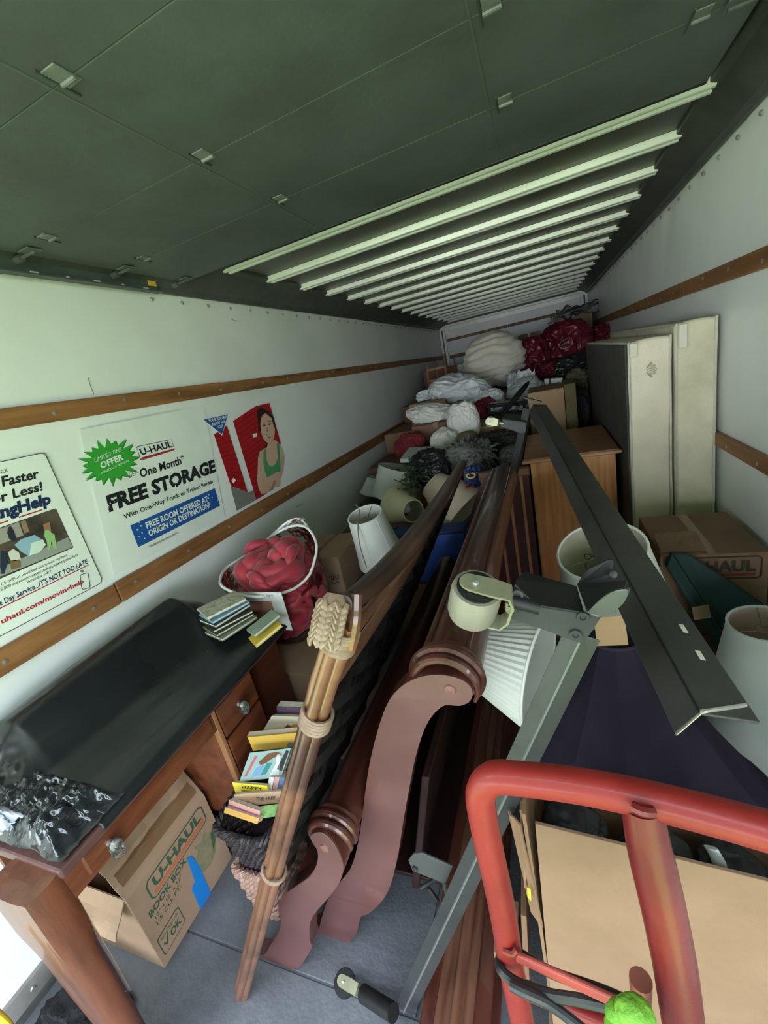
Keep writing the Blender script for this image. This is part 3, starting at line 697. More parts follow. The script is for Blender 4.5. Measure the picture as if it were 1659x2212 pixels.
# ------------------------------------------------------------------ book box under the desk
FN = V((1, 0, 0))
BX0, BX1, BY0, BY1, BZ = -1.57, -1.278, .445, .780, .322
bx = thing('book_box', 'tan book box with green lettering and blue tape open under the desk', 'box', ((BX0+BX1)/2, .61, 0))
e = .005
mk('box_side', boxg((BX1-e, BY0, 0), (BX1, BY1, BZ)), m_cardl, bx, bevel=.0015)
mk('box_side', boxg((BX0, BY0, 0), (BX0+e, BY1, BZ)), m_cardl, bx)
mk('box_side', boxg((BX0+e, BY0, 0), (BX1-e, BY0+e, BZ)), m_cardl, bx, bevel=.0015)
mk('box_side', boxg((BX0+e, BY1-e, 0), (BX1-e, BY1, BZ)), m_cardl, bx)
mk('box_bottom', boxg((BX0+e, BY0+e, 0), (BX1-e, BY1-e, e)), m_cardl, bx)
def flapg(o, u, w, n, bend=.012, nu=12, nv=6, seed=0):
    """crumpled cardboard flap from hinge corner o along u, rising by w"""
    o, u, w, n = V(o), V(u), V(w), V(n)
    return grid(lambda a, b: o+u*a+w*b+n*(bend*(noise.noise(V((a*3+seed, b*2, seed)))*b+.6*abs(noise.noise(V((a*6, b*3+seed, 2))))*b)), nu, nv)
mk('flap', flapg((BX1-.002, BY0, BZ), (0, BY1-BY0, 0), (-.055, 0, .112), (1, 0, .3), .02, seed=1), m_cardl, bx, solid=.004)
mk('flap', flapg((BX1-.01, BY0+.002, BZ), (BX0-BX1+.02, 0, 0), (0, -.062, -.075), (0, -.5, 1), .02, seed=4), m_cardl, bx, solid=.004)
mk('flap', flapg((BX1-.06, BY1-.01, BZ+.05), (BX0-BX1+.10, 0, 0), (.02, -.13, .045), (0, .3, 1), .03, seed=7), m_cardl, bx, solid=.004)
mk('flap', flapg((BX0+.01, BY0, BZ), (0, BY1-BY0, 0), (.11, 0, .09), (1, 0, .3), .03, seed=9), m_cardl, bx, solid=.004)
mk('flap', flapg((BX1-.07, BY0+.03, BZ+.06), (0, .15, .01), (-.10, .02, .05), (0, 0, 1), .03, seed=12), m_cardl, bx, solid=.004)
mk('tape', flapg((BX1-.012, BY0+.015, BZ+.035), (0, BY1-BY0-.03, 0), (-.024, 0, .046), (1, 0, .3), .02, seed=1), m_tape, bx, solid=.001)
def fp(s, t, l=.0012): return V((BX1+l, BY0+(BY1-BY0)*s, BZ*t))
def fpoly(nm, pts, mat, par, l=.0012): return mk(nm, prism([fp(s, t, l) for s, t in pts], (-.0005, 0, 0)), mat, par)
lo = fpoly('logo_frame', [(.20, .70), (.88, .74), (.92, .78), (.92, .95), (.88, .985), (.20, .945), (.165, .90), (.165, .74)], m_ghost, bx)
fpoly('logo_field', [(.205, .715), (.875, .755), (.905, .785), (.905, .94), (.87, .97), (.205, .93), (.18, .895), (.18, .75)], m_cardl, lo, .0018)
fpoly('orange_bar', [(.21, .735), (.885, .775), (.885, .82), (.21, .78)], m_borange, lo, .0024)
mk('lettering', ctext('U-HAUL', fp(.23, .80, 0), fp(.86, .84, 0), fp(.23, .91, 0), FN, .04, .0028), m_ghost, lo)
mk('lettering', ctext('BOOK BOX', fp(.09, .595, 0), fp(.56, .635, 0), fp(.09, .665, 0), FN, .03, .0015), m_ghost, bx)
mk('lettering', ctext('17" x 12" x 12"', fp(.12, .525, 0), fp(.46, .555, 0), fp(.12, .565, 0), FN, .01, .0015), m_ghost, bx)
mk('lettering', ctext('1.5 CU. FT.', fp(.11, .455, 0), fp(.42, .48, 0), fp(.11, .50, 0), FN, .01, .0015), m_ghost, bx)
sk = fpoly('ok_stamp_frame', [(.06, .10), (.30, .12), (.32, .14), (.32, .34), (.29, .36), (.06, .34), (.045, .32), (.045, .12)], m_ghost, bx)
fpoly('ok_stamp_field', [(.065, .112), (.295, .132), (.31, .145), (.31, .335), (.285, .348), (.065, .328), (.055, .31), (.055, .13)], m_cardl, sk, .0018)
mk('lettering', ctext('OK', fp(.16, .17, 0), fp(.29, .18, 0), fp(.16, .25, 0), FN, .04, .0024), m_ghost, sk)
mk('lettering', ctext('BOX RE-USE', fp(.08, .275, 0), fp(.29, .292, 0), fp(.08, .305, 0), FN, .01, .0024), m_ghost, sk)
fpoly('tick_mark', [(.075, .22), (.09, .235), (.105, .20), (.145, .29), (.15, .275), (.11, .165)], m_ghost, sk, .0024)
m_leaf = M('box_leaf_print', (.16, .19, .10), (.30, .23, .13), 25, rough=.7)
lf = fpoly('leaf_print', [(.58, .42), (.66, .30), (.76, .26), (.86, .32), (.90, .45), (.965, .62), (.86, .58), (.84, .68), (.76, .60), (.68, .66), (.70, .56), (.62, .52)], m_leaf, bx)
fpoly('leaf_tip', [(.84, .36), (.90, .42), (.965, .62), (.88, .56)], M('box_leaf_dark', (.06, .12, .05), rough=.6), lf, .0018)
mk('blue_tape', prism([fp(s, t, .0022) for s, t in [(.575, .66), (.628, .61), (.645, .40), (.632, .0), (.475, .0), (.487, .31), (.515, .335), (.545, .33)]], (-.001, 0, 0)), flat('painters_tape', (.01, .21, .62), .5), bx)
# ------------------------------------------------------------------ wicker baskets and books
m_wick = M('wicker_dark', (.018, .013, .016), (.05, .036, .042), 40, rough=.5)
m_wickp = M('wicker_pale', (.30, .17, .13), (.48, .29, .23), 40, rough=.6)
def basket(name, label, c, sx, sy, h, taper, mat, rows=8, rim_r=.012, yaw=0, tilt=None, per=46):
    m = Matrix.Translation(V(c)) @ Matrix.Rotation(yaw, 4, 'Z') @ (tilt or Matrix.Identity(4))
    t = thing(name, label, 'basket', c)
    def ring(f, z, n, r, ph, amp):
        out = []
        for i in range(n):
            q = 2*PI*i/n; cx_, sy_ = math.cos(q), math.sin(q); k = (abs(cx_)**6+abs(sy_)**6)**(-1/6)
            w = amp*math.sin(i*PI/2+ph)
            out.append(V((cx_*k*(sx*f+w), sy_*k*(sy*f+w), z)))
        return out
    gs = []
    for j in range(rows):
        v = j/(rows-1); f = taper+(1-taper)*v; z = h*v
        gs.append(tube(ring(f, z, per*2, .5, (j % 2)*PI, .004), h/rows*.48, 5, closed=True))
    mk('weave', xf(join(*gs), m), mat, t, smooth=True)
    gs = []
    for i in range(per):
        q = 2*PI*i/per; cx_, sy_ = math.cos(q), math.sin(q); k = (abs(cx_)**6+abs(sy_)**6)**(-1/6)
        gs.append(tube([V((cx_*k*sx*taper, sy_*k*sy*taper, 0)), V((cx_*k*sx, sy_*k*sy, h))], .0045, 5))
    mk('stake', xf(join(*gs), m), mat, t, smooth=True)['kind'] = 'stuff'
    gs = []
    R = ring(1.02, h, 240, .5, 0, 0)
    for k in range(3):
        gs.append(tube([p+V((.5*rim_r*math.cos(i*.55+k*2.09)*(p.x/abs(p.x) if p.x else 1), .5*rim_r*math.cos(i*.55+k*2.09)*(p.y/abs(p.y) if p.y else 1), .6*rim_r*math.sin(i*.55+k*2.09))) for i, p in enumerate(R)], rim_r*.55, 5, closed=True))
    mk('braided_rim', xf(join(*gs), m), mat, t, smooth=True)
    mk('base', xf(prism([p*1 for p in ring(taper, 0, 40, 0, 0, 0)], (0, 0, .008)), m), mat, t)
    return t
basket('wicker_basket', 'pale pinkish wicker basket on the floor under the dark basket of books', (-1.008, .745, .004), .064, .11, .225, .85, m_wickp, 9, .010)
basket('wicker_basket', 'dark brown wicker basket filled with paperbacks beside the bamboo post', (-.962, .80, .262), .104, .175, .165, .86, m_wick, 12, .012, per=60)
tag(mk('purple_cloth', blob((-1.02, .70, .20), (.04, .035, .05), amp=.3, fold=.2, n=4, seed=3), M('cloth_purple', (.07, .015, .10), (.12, .03, .16), 8, rough=.8), None, smooth=True), 'dark purple cloth bundled in the pale wicker basket', 'cloth')
def qbook(label, TL, TR, BL, zt, zb, th, mat, pics=()):
    """book lying face to the light: its cover's three corners surveyed at heights zt (top edge) and zb (bottom edge)"""
    a, b, c = at(*BL, z=zb), at(*TL, z=zt), at(*TR, z=zt); u, v = c-b, b-a; n = u.cross(v).normalized()
    if n.dot(V((0, 0, H))-a) < 0: n = -n
    t = thing('book', label, 'book', a-n*th, 'books in the dark wicker basket')
    mk('cover', join(obox(a-n*.0015, u, v, n*.0015), obox(a-n*th, u, v, n*.0015), obox(a-n*th-u*.012, u*.012, v, n*th)), mat, t)
    mk('page_block', obox(a-n*(th-.0016)+u*.0+v*.01, u*.985, v*.98, n*(th-.0032)), m_page, t)
    for nm, pts, pm in pics:
        mk(nm, prism([a+u*x+v*y+n*.0006 for x, y in pts], n*-.0004), pm, t)
    return t, a, u, v, n
R4 = lambda x0, y0, x1, y1: [(x0, y0), (x1, y0), (x1, y1), (x0, y1)]
o_or = flat('cover_orange', (.52, .16, .03), .5); o_mar = flat('cover_maroon', (.16, .02, .02), .5)
def bl_(body, bk, bl, br, tl, mat, bold=.01):
    t, a, u, v, n = bk; P = lambda q: a+u*q[0]+v*q[1]
    mk('lettering', ctext(body, P(bl), P(br), P(tl), n, bold, .0012), mat, t)
qbook('dark purple hardback at the back of the basket', (598, 1526), (672, 1530), (600, 1546), .60, .56, .03, M('cover_purple', (.06, .03, .055), (.10, .055, .09), 20, rough=.4))
k = qbook('cream paperback with orange pumpkin cover in the basket', (588, 1546), (662, 1549), (563, 1588), .58, .52, .02, flat('cover_cream', (.50, .43, .31), .5),
      (('maroon_patch', [(.45, .05), (.95, .02), (.85, .45), (.6, .6)], o_mar), ('pumpkin', [(.70, .35), (.78, .25), (.90, .30), (.93, .5), (.86, .65), (.74, .6)], o_or)))
qbook('golden yellow hardback standing behind the picture book', (535, 1590), (642, 1580), (548, 1622), .57, .50, .018, flat('cover_gold', (.66, .41, .075), .5),
      (('grey_dot', [(.70, .0), (.72, .25), (.78, .38), (.85, .30), (.88, .0)], flat('cover_grey', (.20, .17, .17))), ('brown_edge', R4(0, .93, 1, 1.0), flat('cover_brown', (.20, .10, .04)))))
k = qbook('picture book with animals on its pale teal cover', (541, 1626), (628, 1616), (518, 1688), .535, .485, .02, flat('cover_teal', (.36, .50, .46), .4),
      (('brown_animal', [(.30, .62), (.48, .90), (.70, .92), (.85, .80), (.62, .70), (.50, .55), (.38, .50)], flat('cover_umber', (.19, .075, .03))), ('dark_band', [(.82, .3), (.9, .95), (.98, .9), (.97, .2)], flat('cover_ink', (.03, .025, .025))),
       ('blue_patch', [(.25, .1), (.45, .15), (.50, .5), (.30, .45)], flat('cover_sky', (.20, .38, .58))), ('white_figure', [(.70, .12), (.92, .10), (.85, .55), (.78, .85), (.70, .8), (.76, .5)], m_white),
       ('teal_patch', [(.46, .12), (.60, .16), (.66, .55), (.52, .55)], flat('cover_dteal', (.05, .26, .25))), ('red_title', [(.06, .15), (.13, .15), (.22, .85), (.15, .88)], flat('cover_pink', (.60, .14, .16)))))
k = qbook('bright yellow paperback with dark lettering in the basket', (502, 1690), (576, 1697), (510, 1714), .49, .46, .012, flat('cover_lemon', (.75, .58, .03), .45))
bl_('HAPPY', k, (.25, .55), (.85, .55), (.25, .80), m_ink); bl_('BIRTHDAY', k, (.2, .2), (.9, .2), (.2, .42), m_ink)
for i in range(4):
    x = 577+12*i
    qbook('thin pale spine standing beside the yellow paperback' if i == 0 else 'slim %s spine standing in the row beside the yellow paperback' % ('', 'pink', 'blue', 'black')[i], (x+5, 1678), (x+15, 1679), (x, 1704), .50, .47, .05, (flat('spine_white', (.60, .58, .56)), flat('spine_pink', (.55, .28, .26)), flat('spine_blue', (.08, .16, .30)), flat('spine_black', (.03, .03, .03)))[i])
k = qbook('tan paperback with a thin dark title across the basket', (508, 1716), (612, 1708), (505, 1742), .485, .455, .016, flat('cover_tan', (.48, .29, .17), .5))
bl_('THE TREE', k, (.45, .35), (.85, .35), (.45, .62), m_ink)
qbook('green paperback with leafy cover near the basket rim', (562, 1742), (606, 1736), (562, 1768), .475, .455, .014, M('cover_leafy', (.06, .20, .03), (.25, .42, .13), 30, rough=.45))
qbook('pink edged notebook slanting across the basket front', (496, 1728), (562, 1752), (494, 1740), .48, .465, .018, flat('cover_rose', (.52, .27, .20), .5), (('magenta_edge', R4(0, 0, 1, .2), flat('cover_magenta', (.45, .05, .30))),))
qbook('small ochre paperback at the front corner of the basket', (488, 1744), (560, 1768), (484, 1756), .47, .455, .02, flat('cover_ochre', (.55, .30, .07), .5))
# ------------------------------------------------------------------ rattan headboard leaning to the right
m_cane = M('cane', (.045, .015, .008), (.165, .066, .031), 3.2, rough=.30, coat=.4, stretch=(1, 1, 2.2), lo=.38, hi=.62, detail=3)
m_bind = M('cane_binding', (.15, .09, .06), (.24, .155, .11), 30, rough=.5)
m_rdark = M('rattan_frame', (.030, .014, .010), (.075, .032, .020), 5, rough=.36, coat=.25)
m_rblack = M('rattan_weave', (.008, .007, .008), (.022, .018, .018), 40, rough=.42)
rh = thing('rattan_headboard', 'rattan headboard with triple cane post and curved top rail leaning over sleigh bed', 'headboard', at(525, 2150, y=.46))
pa = [at(525, 2150, y=.46), at(592, 1870, y=.47), at(680, 1545, y=.48), at(742, 1345, y=.49)]
pa[0].z = .012
LD = (pa[3]-pa[0]).normalized(); side = LD.cross(V((0, 1, 0))).normalized()
for k, (s, dy) in enumerate(((-.0135, -.003), (.0015, -.011), (.0145, .003))):
    P = cr([p+side*s+V((0, dy, 0)) for p in pa], 8)
    R = [.0108+.0011*max(0, math.cos((i+5*k)*.9))**6 for i in range(len(P))]
    mk('cane', tube(P, R, 12), m_cane, rh, smooth=True)
for f, n in (((pa[1]-pa[0]).dot(LD)/(pa[3]-pa[0]).length, 2), ((pa[2]-pa[0]).dot(LD)/(pa[3]-pa[0]).length, 5)):
    c = pa[0].lerp(pa[3], f)+V((0, -.008, 0)); gs = []
    for k in range(n):
        a = c+LD*(.0075*k-.015)
        gs.append(tube([a+side*.0265*math.cos(q)+V((0, 1, 0))*.021*math.sin(q)+LD*.003*math.sin(q) for q in [2*PI*i/24 for i in range(24)]], .0036, 6, closed=True))
    mk('binding', join(*gs), m_bind, rh, smooth=True)
# plaited cap at the head of the post
m_plait = M('plait', (.17, .11, .066), (.29, .205, .13), 30, rough=.45, coat=.2)
cA, cB = at(703, 1385, y=.455), at(722, 1300, y=.49); cd = (cB-cA); cl = cd.length; cd.normalize(); cs = cd.cross(V((0, 1, 0))).normalized(); cf = cs.cross(cd)
if cf.y > 0: cf = -cf
cap = mk('post_head', tube([cA-cd*.004, cA, cA.lerp(cB, .5), cB, cB+cd*.012], [.010, .0205, .0225, .021, .014], 20, asp=.8, up=cs), m_bind, rh, smooth=True)
gs = []
for r in range(7):
    for col in range(3):
        q = (-.95+col*.95); h = (r-.3)/7*cl*1.02
        for sgn in (-1, 1):
            a0 = q+sgn*.03; a1 = q+sgn*.48
            p0 = cA+cd*(h-.006)+(cs*math.sin(a0)*.0225+cf*math.cos(a0)*.0185); p1 = cA+cd*(h+.010)+(cs*math.sin(a1)*.0225+cf*math.cos(a1)*.0185)
            gs.append(tube([p0, p0.lerp(p1, .5)+(cs*math.sin(q)+cf*math.cos(q))*.003, p1], [.0046, .0054, .0046], 8, asp=.5, up=cd))
mk('plait', join(*gs), m_plait, cap, smooth=True)
gs = [tube([pa[3]-LD*(.012+.009*k)+side*.027*math.cos(q)+V((0, 1, 0))*.021*math.sin(q) for q in [2*PI*i/20 for i in range(20)]], .0042, 6, closed=True) for k in range(5)]
mk('binding', join(*gs), m_plait, rh, smooth=True)
sp = at(765, 1300, y=.505)
mk('side_splint', tube(cr([at(757, 1400, y=.48), at(768, 1340, y=.49), at(770, 1285, y=.51)], 5), .009, 8), m_cane, rh, smooth=True)
# swept top rail
tp = [at(742, 1305, y=.49), at(790, 1272, y=.60), at(850, 1216, y=.80), at(912, 1140, y=1.06), at(950, 1082, y=1.36), at(975, 1040, y=1.68), at(999, 1000, y=2.02)]
TR_ = cr(tp, 7)
mk('top_rail', tube(TR_, [.014+.013*min(1, i/14)-.009*max(0, (i-20)/22) for i in range(len(TR_))], 14), m_rdark, rh, smooth=True)
fe = V((-1.05, 2.02, .012))
mk('far_post', tube([fe, TR_[-1]], .022, 10), m_rdark, rh, smooth=True)
def rp_(s, t):
    """point in the headboard's plane: s up the post (0-1), t along its width (0-1)"""
    b0, b1 = pa[0], fe; t0 = pa[3]; k = t*(len(TR_)-1); i = min(int(k), len(TR_)-2); top = TR_[i].lerp(TR_[i+1], k-i)
    y = .5+1.5*t
    j = min(range(len(TR_)), key=lambda q: abs(TR_[q].y-y)); top = TR_[j]
    b = b0.lerp(b1, (y-b0.y)/(b1.y-b0.y)); top = V((top.x, y, top.z)); b = V((b.x, y, b.z))
    return b.lerp(top, s)
for s, r in ((.30, .016), (.40, .013), (.56, .014), (.70, .013), (.83, .014), (.91, .013)):
    mk('rail', tube([rp_(s, k/12)+side*.012 for k in range(13)], r, 10), (m_rdark if s < .5 else M('rattan_slat', (.13, .05, .03), (.22, .10, .06), 5, rough=.4)), rh, smooth=True)
for s0, s1 in ((.315, .385), (.415, .545), (.575, .685), (.715, .815)):
    gs = []
    n = 3
    for k in range(n):
        s = s0+(s1-s0)*(k+.5)/n
        gs.append(tube([rp_(s, j/40)+side*(.008*math.sin(j*PI/2+k*PI)+.006) for j in range(41)], .5*(s1-s0)/n*1.35, 6))
    mk('woven_band', join(*gs), m_rblack, rh, smooth=True)
gs = []
for k in range(60):
    t = (k+.5)/60; gs.append(tube([rp_(.30, t)+side*.022*(1 if k % 2 else .3), rp_(.48, t)+side*.020*(1 if k % 2 else .3), rp_(.815, t)+side*.022*(1 if k % 2 else .3)], .006, 5))
stuff(mk('weft_strand', join(*gs), m_rblack, rh, smooth=True))
# ------------------------------------------------------------------ sleigh bed ends
m_sl = M('sleigh_wood', (.045, .010, .0065), (.095, .025, .016), 3, rough=.30, coat=.5, stretch=(7, 1, 7), bump=.02, bscale=30, r2=.42)
m_face = M('sleigh_face', (.085, .028, .026), (.125, .048, .046), 5, rough=.33, coat=.35, detail=8, r2=.5)
m_dark = M('sleigh_panel', (.022, .009, .008), (.04, .016, .013), 4, rough=.35, coat=.3, stretch=(6, 1, 6))
def c6(x, y): return (500+x/2.186, 1200+y/2.186)
def sleigh(name, label, outline, ctr, rr, y0, y1, ytop0, spine, rings, screw):
    P = [at(*c6(*q), y=y0) for q in outline]
    for p in P: p.z = max(p.z, 0.0)
    mn = min(p.z for p in P)
    P = [V((p.x, y0, p.z-mn)) for p in P]
    S_ = [V((p.x, 0, p.z)) for p in cr(P, 3, closed=True)]
    t = thing(name, label, 'bed end', (sum(p.x for p in P[-3:])/3, (y0+y1)/2, 0))
    for yy, nm in ((y0, 'end_post'), (y1-.04, 'end_post')):
        pr = mk(nm, prism([V((p.x, yy, p.z)) for p in S_], (0, .04, 0)), m_sl, t, bevel=.004)
        if yy == y0:
            mk('pale_face', prism([V((p.x, yy-.003, p.z)) for p in [q for q in S_]], (0, .003, 0)), m_face, pr, bevel=.0015)
    # rounded mouldings round the scroll
    rc = at(*c6(*ctr), y=y0); rc.z -= mn
    for k, (dy, ro, rad) in enumerate(rings):
        pts = []
        a0, a1 = 3.75, -.55
        for i in range(26):
            q = a0+(a1-a0)*i/25; pts.append(V((rc.x+math.cos(q)*ro*rr, y0+dy, rc.z+math.sin(q)*ro*rr)))
        mk('moulding', tube(pts, [rad*(.35+.65*min(1, i/5, (25-i)/5)) for i in range(26)], 10), m_sl, t, smooth=True)
    mk('top_roll', lathe([(rr*(.98 if ytop0 else .86), 0), (rr*(.98 if ytop0 else .86), y1-y0-.10), (rr*.7, y1-y0-.05)], (rc.x, y0+.05, rc.z), (0, 1, 0), 28), m_sl, t, smooth=True)
    if ytop0:
        mk('roll_bead', tube([V((rc.x-rr*.60, y0+.06, rc.z+rr*.80)), V((rc.x-rr*.60, y1-.08, rc.z+rr*.80))], .008, 8), m_sl, t, smooth=True)
        mk('roll_bead', tube([V((rc.x+rr*.66, y0+.06, rc.z+rr*.74)), V((rc.x+rr*.66, y1-.08, rc.z+rr*.74))], .006, 8), m_sl, t, smooth=True)
    sp = [at(*c6(*q), y=y0) for q in spine]; sp = [V((p.x, 0, max(.10, p.z-mn))) for p in cr(sp, 5)]
    L_, R_ = [], []
    for i, p in enumerate(sp):
        d = (sp[min(i+1, len(sp)-1)]-sp[max(i-1, 0)]).normalized(); nrm = V((-d.z, 0, d.x)); L_.append(p+nrm*.016); R_.append(p-nrm*.016)
    mk('curved_panel', prism([V((p.x, y0+.04, p.z)) for p in L_+R_[::-1]], (0, y1-y0-.08, 0)), m_dark, t)
    lo_ = sp[-1] if sp[-1].z < sp[0].z else sp[0]
    mk('bottom_rail', boxg((lo_.x-.022, y0+.04, lo_.z-.03), (lo_.x+.022, y1-.04, lo_.z+.10)), m_sl, t, bevel=.006)
    sc_ = at(*c6(*screw), y=y0-.004); sc_.z -= mn
    mk('screw_cap', lathe([(.013, 0), (.011, .004), (0, .006)], sc_+V((0, .002, 0)), (0, -1, 0), 16), M('cap_wood', (.17, .07, .058), rough=.4), t, smooth=True)
    return t
big = [(380, 1890), (385, 1840), (410, 1760), (425, 1715), (470, 1590), (560, 1480), (600, 1350), (622, 1200), (650, 1000), (690, 830), (738, 695), (795, 622), (860, 582), (940, 561), (1030, 565), (1100, 590), (1138, 630), (1130, 680), (1080, 705), (1010, 702), (960, 740), (920, 800), (890, 880), (868, 960), (840, 1100), (810, 1270), (790, 1400), (750, 1560), (700, 1640), (645, 1688), (612, 1703), (592, 1780), (562, 1840), (566, 1870), (553, 1900), (520, 1915), (490, 1948), (430, 1930)]
sleigh('sleigh_headboard', 'tall reddish sleigh bed headboard with pale pink scroll end, right of the short one', big, (1000, 645), .068, .65, 2.24, 1,
       [(960, 640), (860, 720), (790, 850), (750, 1000), (715, 1200), (690, 1400), (630, 1560), (560, 1680), (520, 1760)], [(.018, .96, .010), (.040, 1.05, .012), (.062, .98, .009)], (1032, 635))
small = [(200, 2025), (150, 1970), (155, 1880), (182, 1840), (222, 1780), (236, 1720), (222, 1650), (245, 1600), (300, 1560), (370, 1510), (405, 1450), (408, 1390), (385, 1352), (374, 1320), (400, 1303), (440, 1309), (488, 1356), (520, 1420), (531, 1480), (500, 1560), (435, 1640), (392, 1690), (372, 1740), (372, 1810), (380, 1850), (330, 1930), (305, 1950), (262, 1950), (250, 2010)]
sleigh('sleigh_footboard', 'short reddish sleigh bed footboard with pale pink scroll end beside the cane post', small, (455, 1370), .058, .55, 2.0, 0,
       [(430, 1380), (450, 1440), (440, 1510), (380, 1580), (310, 1660), (280, 1760), (270, 1850)], [(.016, .90, .010), (.036, .96, .011), (.056, .90, .009)], (440, 1383))
fk = at(988, 1165, y=2.02)
# ------------------------------------------------------------------ sleigh bed side rails
m_rl = M('rail_wood', (.085, .028, .016), (.18, .078, .047), 3, rough=.40, stretch=(16, 1, 8), detail=9, coat=.2)
def bedrail(label, x, z, lean, y0, y1, wid):
    t = thing('bed_side_rail', label, 'bed rail', (x, (y0+y1)/2, 0))
    m = Matrix.Translation((x, y0, z)) @ Matrix.Rotation(lean, 4, 'Y')
    L_ = y1-y0
    mk('board', xf(boxg((-wid/2, 0, -.012), (wid/2, L_, .012)), m), m_rl, t, bevel=.004)
    mk('edge_strip', xf(boxg((-wid/2-.006, 0, -.016), (-wid/2+.026, L_, .020)), m), m_sl, t, bevel=.005)
    mk('edge_strip', xf(boxg((wid/2-.034, 0, -.016), (wid/2+.006, L_, .018)), m), m_sl, t, bevel=.005)
    mk('ledger', xf(boxg((-.012, .1, .012), (.016, L_-.1, .024)), m), m_rl, t, bevel=.003)
    mk('hook_plate', xf(boxg((-.03, -.003, -.01), (.03, 0, .01)), m), m_steel, t)
    return t
bedrail('long reddish brown bed rail lying beside the sleigh headboard, uppermost', -.322, .158, math.radians(10), .38, 2.35, .148)
bedrail('long reddish brown bed rail lying under its twin by the sleigh headboard', -.318, .040, math.radians(8), .42, 2.38, .148)
mk_p = tag(mk('dark_board', obox((-.545, .82, .026), (.024, 0, 0), (0, 1.40, 0), (.13, 0, .52)), m_dark, None, bevel=.004), 'dark stained bed panel standing between the sleigh headboard and side rails', 'board')  # dark board added to blacken the shaded gap
tag(mk('dark_board', boxg((-.69, .86, .004), (-.425, 2.14, .024)), m_dark, None, bevel=.004), 'dark stained panel lying flat on the floor between headboard and side rails', 'board')  # dark sheet over the floor, stands in for the shade here
# ------------------------------------------------------------------ steel bed frame
m_fr = M('frame_paint', (.026, .026, .028), (.042, .042, .045), 7, rough=.40, metal=.25, bump=.04, bscale=60, detail=8)
m_frb = M('frame_black', (.010, .010, .011), (.02, .019, .019), 9, rough=.45, spec=.3)
m_irn = M('angle_iron', (.030, .028, .027), (.055, .051, .048), 5, rough=.42, metal=.3, bump=.05, bscale=40, detail=9)
m_brs = M('caster_brass', (.30, .29, .18), (.40, .385, .26), 12, rough=.32, metal=.55)
m_whl = M('caster_wheel', (.12, .105, .08), (.23, .21, .17), 9, rough=.5, stretch=(1, 1, .5))
bf = thing('folding_bedstead', 'folded steel bed frame on casters leaning across the lampshades, angle iron rail uppermost', 'bed frame', at(742, 2140, y=.56))
def lbeam(a, b, d1, d2, w1, w2, t=.004):
    a, b = V(a), V(b); ax = (b-a); n = ax.normalized()
    d1 = V(d1); d1 = (d1-n*d1.dot(n)).normalized(); d2 = V(d2); d2 = (d2-n*d2.dot(n)).normalized()
    return join(obox(a, ax, d1*w1, d2*t), obox(a, ax, d2*w2, d1*t))
toC = lambda p: (V((0, 0, H))-V(p)).normalized()
# near end bar
A, B = at(872, 2186, y=.51), at(1258, 1372, y=.535); A.z = max(A.z, .03)
nb = (B-A).normalized(); tc = toC(A.lerp(B, .5)); lf_ = nb.cross(tc).normalized()
if lf_.dot(RIGHT) > 0: lf_ = -lf_
near = mk('end_bar', lbeam(A, B, lf_*.86-tc*.5, -lf_*.80-tc*.6, .025, .024, .004), m_fr, bf, bevel=.0012)
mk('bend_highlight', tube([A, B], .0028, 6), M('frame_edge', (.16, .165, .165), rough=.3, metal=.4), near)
# tab bracket part way down
tb = [at(*c6(*q), y=.56) for q in ((835, 1440), (860, 1410), (900, 1405), (1045, 1470), (1010, 1552), (855, 1490))]
tbk = mk('tab_bracket', prism(tb, (0, .004, 0)), M('frame_tab', (.045, .045, .047), (.06, .06, .062), 8, rough=.4, metal=.25), bf, bevel=.001)
hc = at(*c6(866, 1478), y=.5585)
mk('bolt_hole', lathe([(.0065, 0), (.0065, .002)], hc, (0, -1, 0), 12), m_black, tbk)
for q in ((1065, 1518), (1048, 1560)):
    mk('rivet', lathe([(.008, 0), (.006, .004), (0, .005)], at(*c6(*q), y=.553), (0, -1, 0), 12), m_fr, bf, smooth=True)
kr = at(937, 1922, y=.60)
mk('spring_clip', tube([kr+V((.03*math.cos(q), .012*math.sin(q*2), .03*math.sin(q))) for q in [i*.5 for i in range(11)]], .005, 8), m_frb, bf, smooth=True)
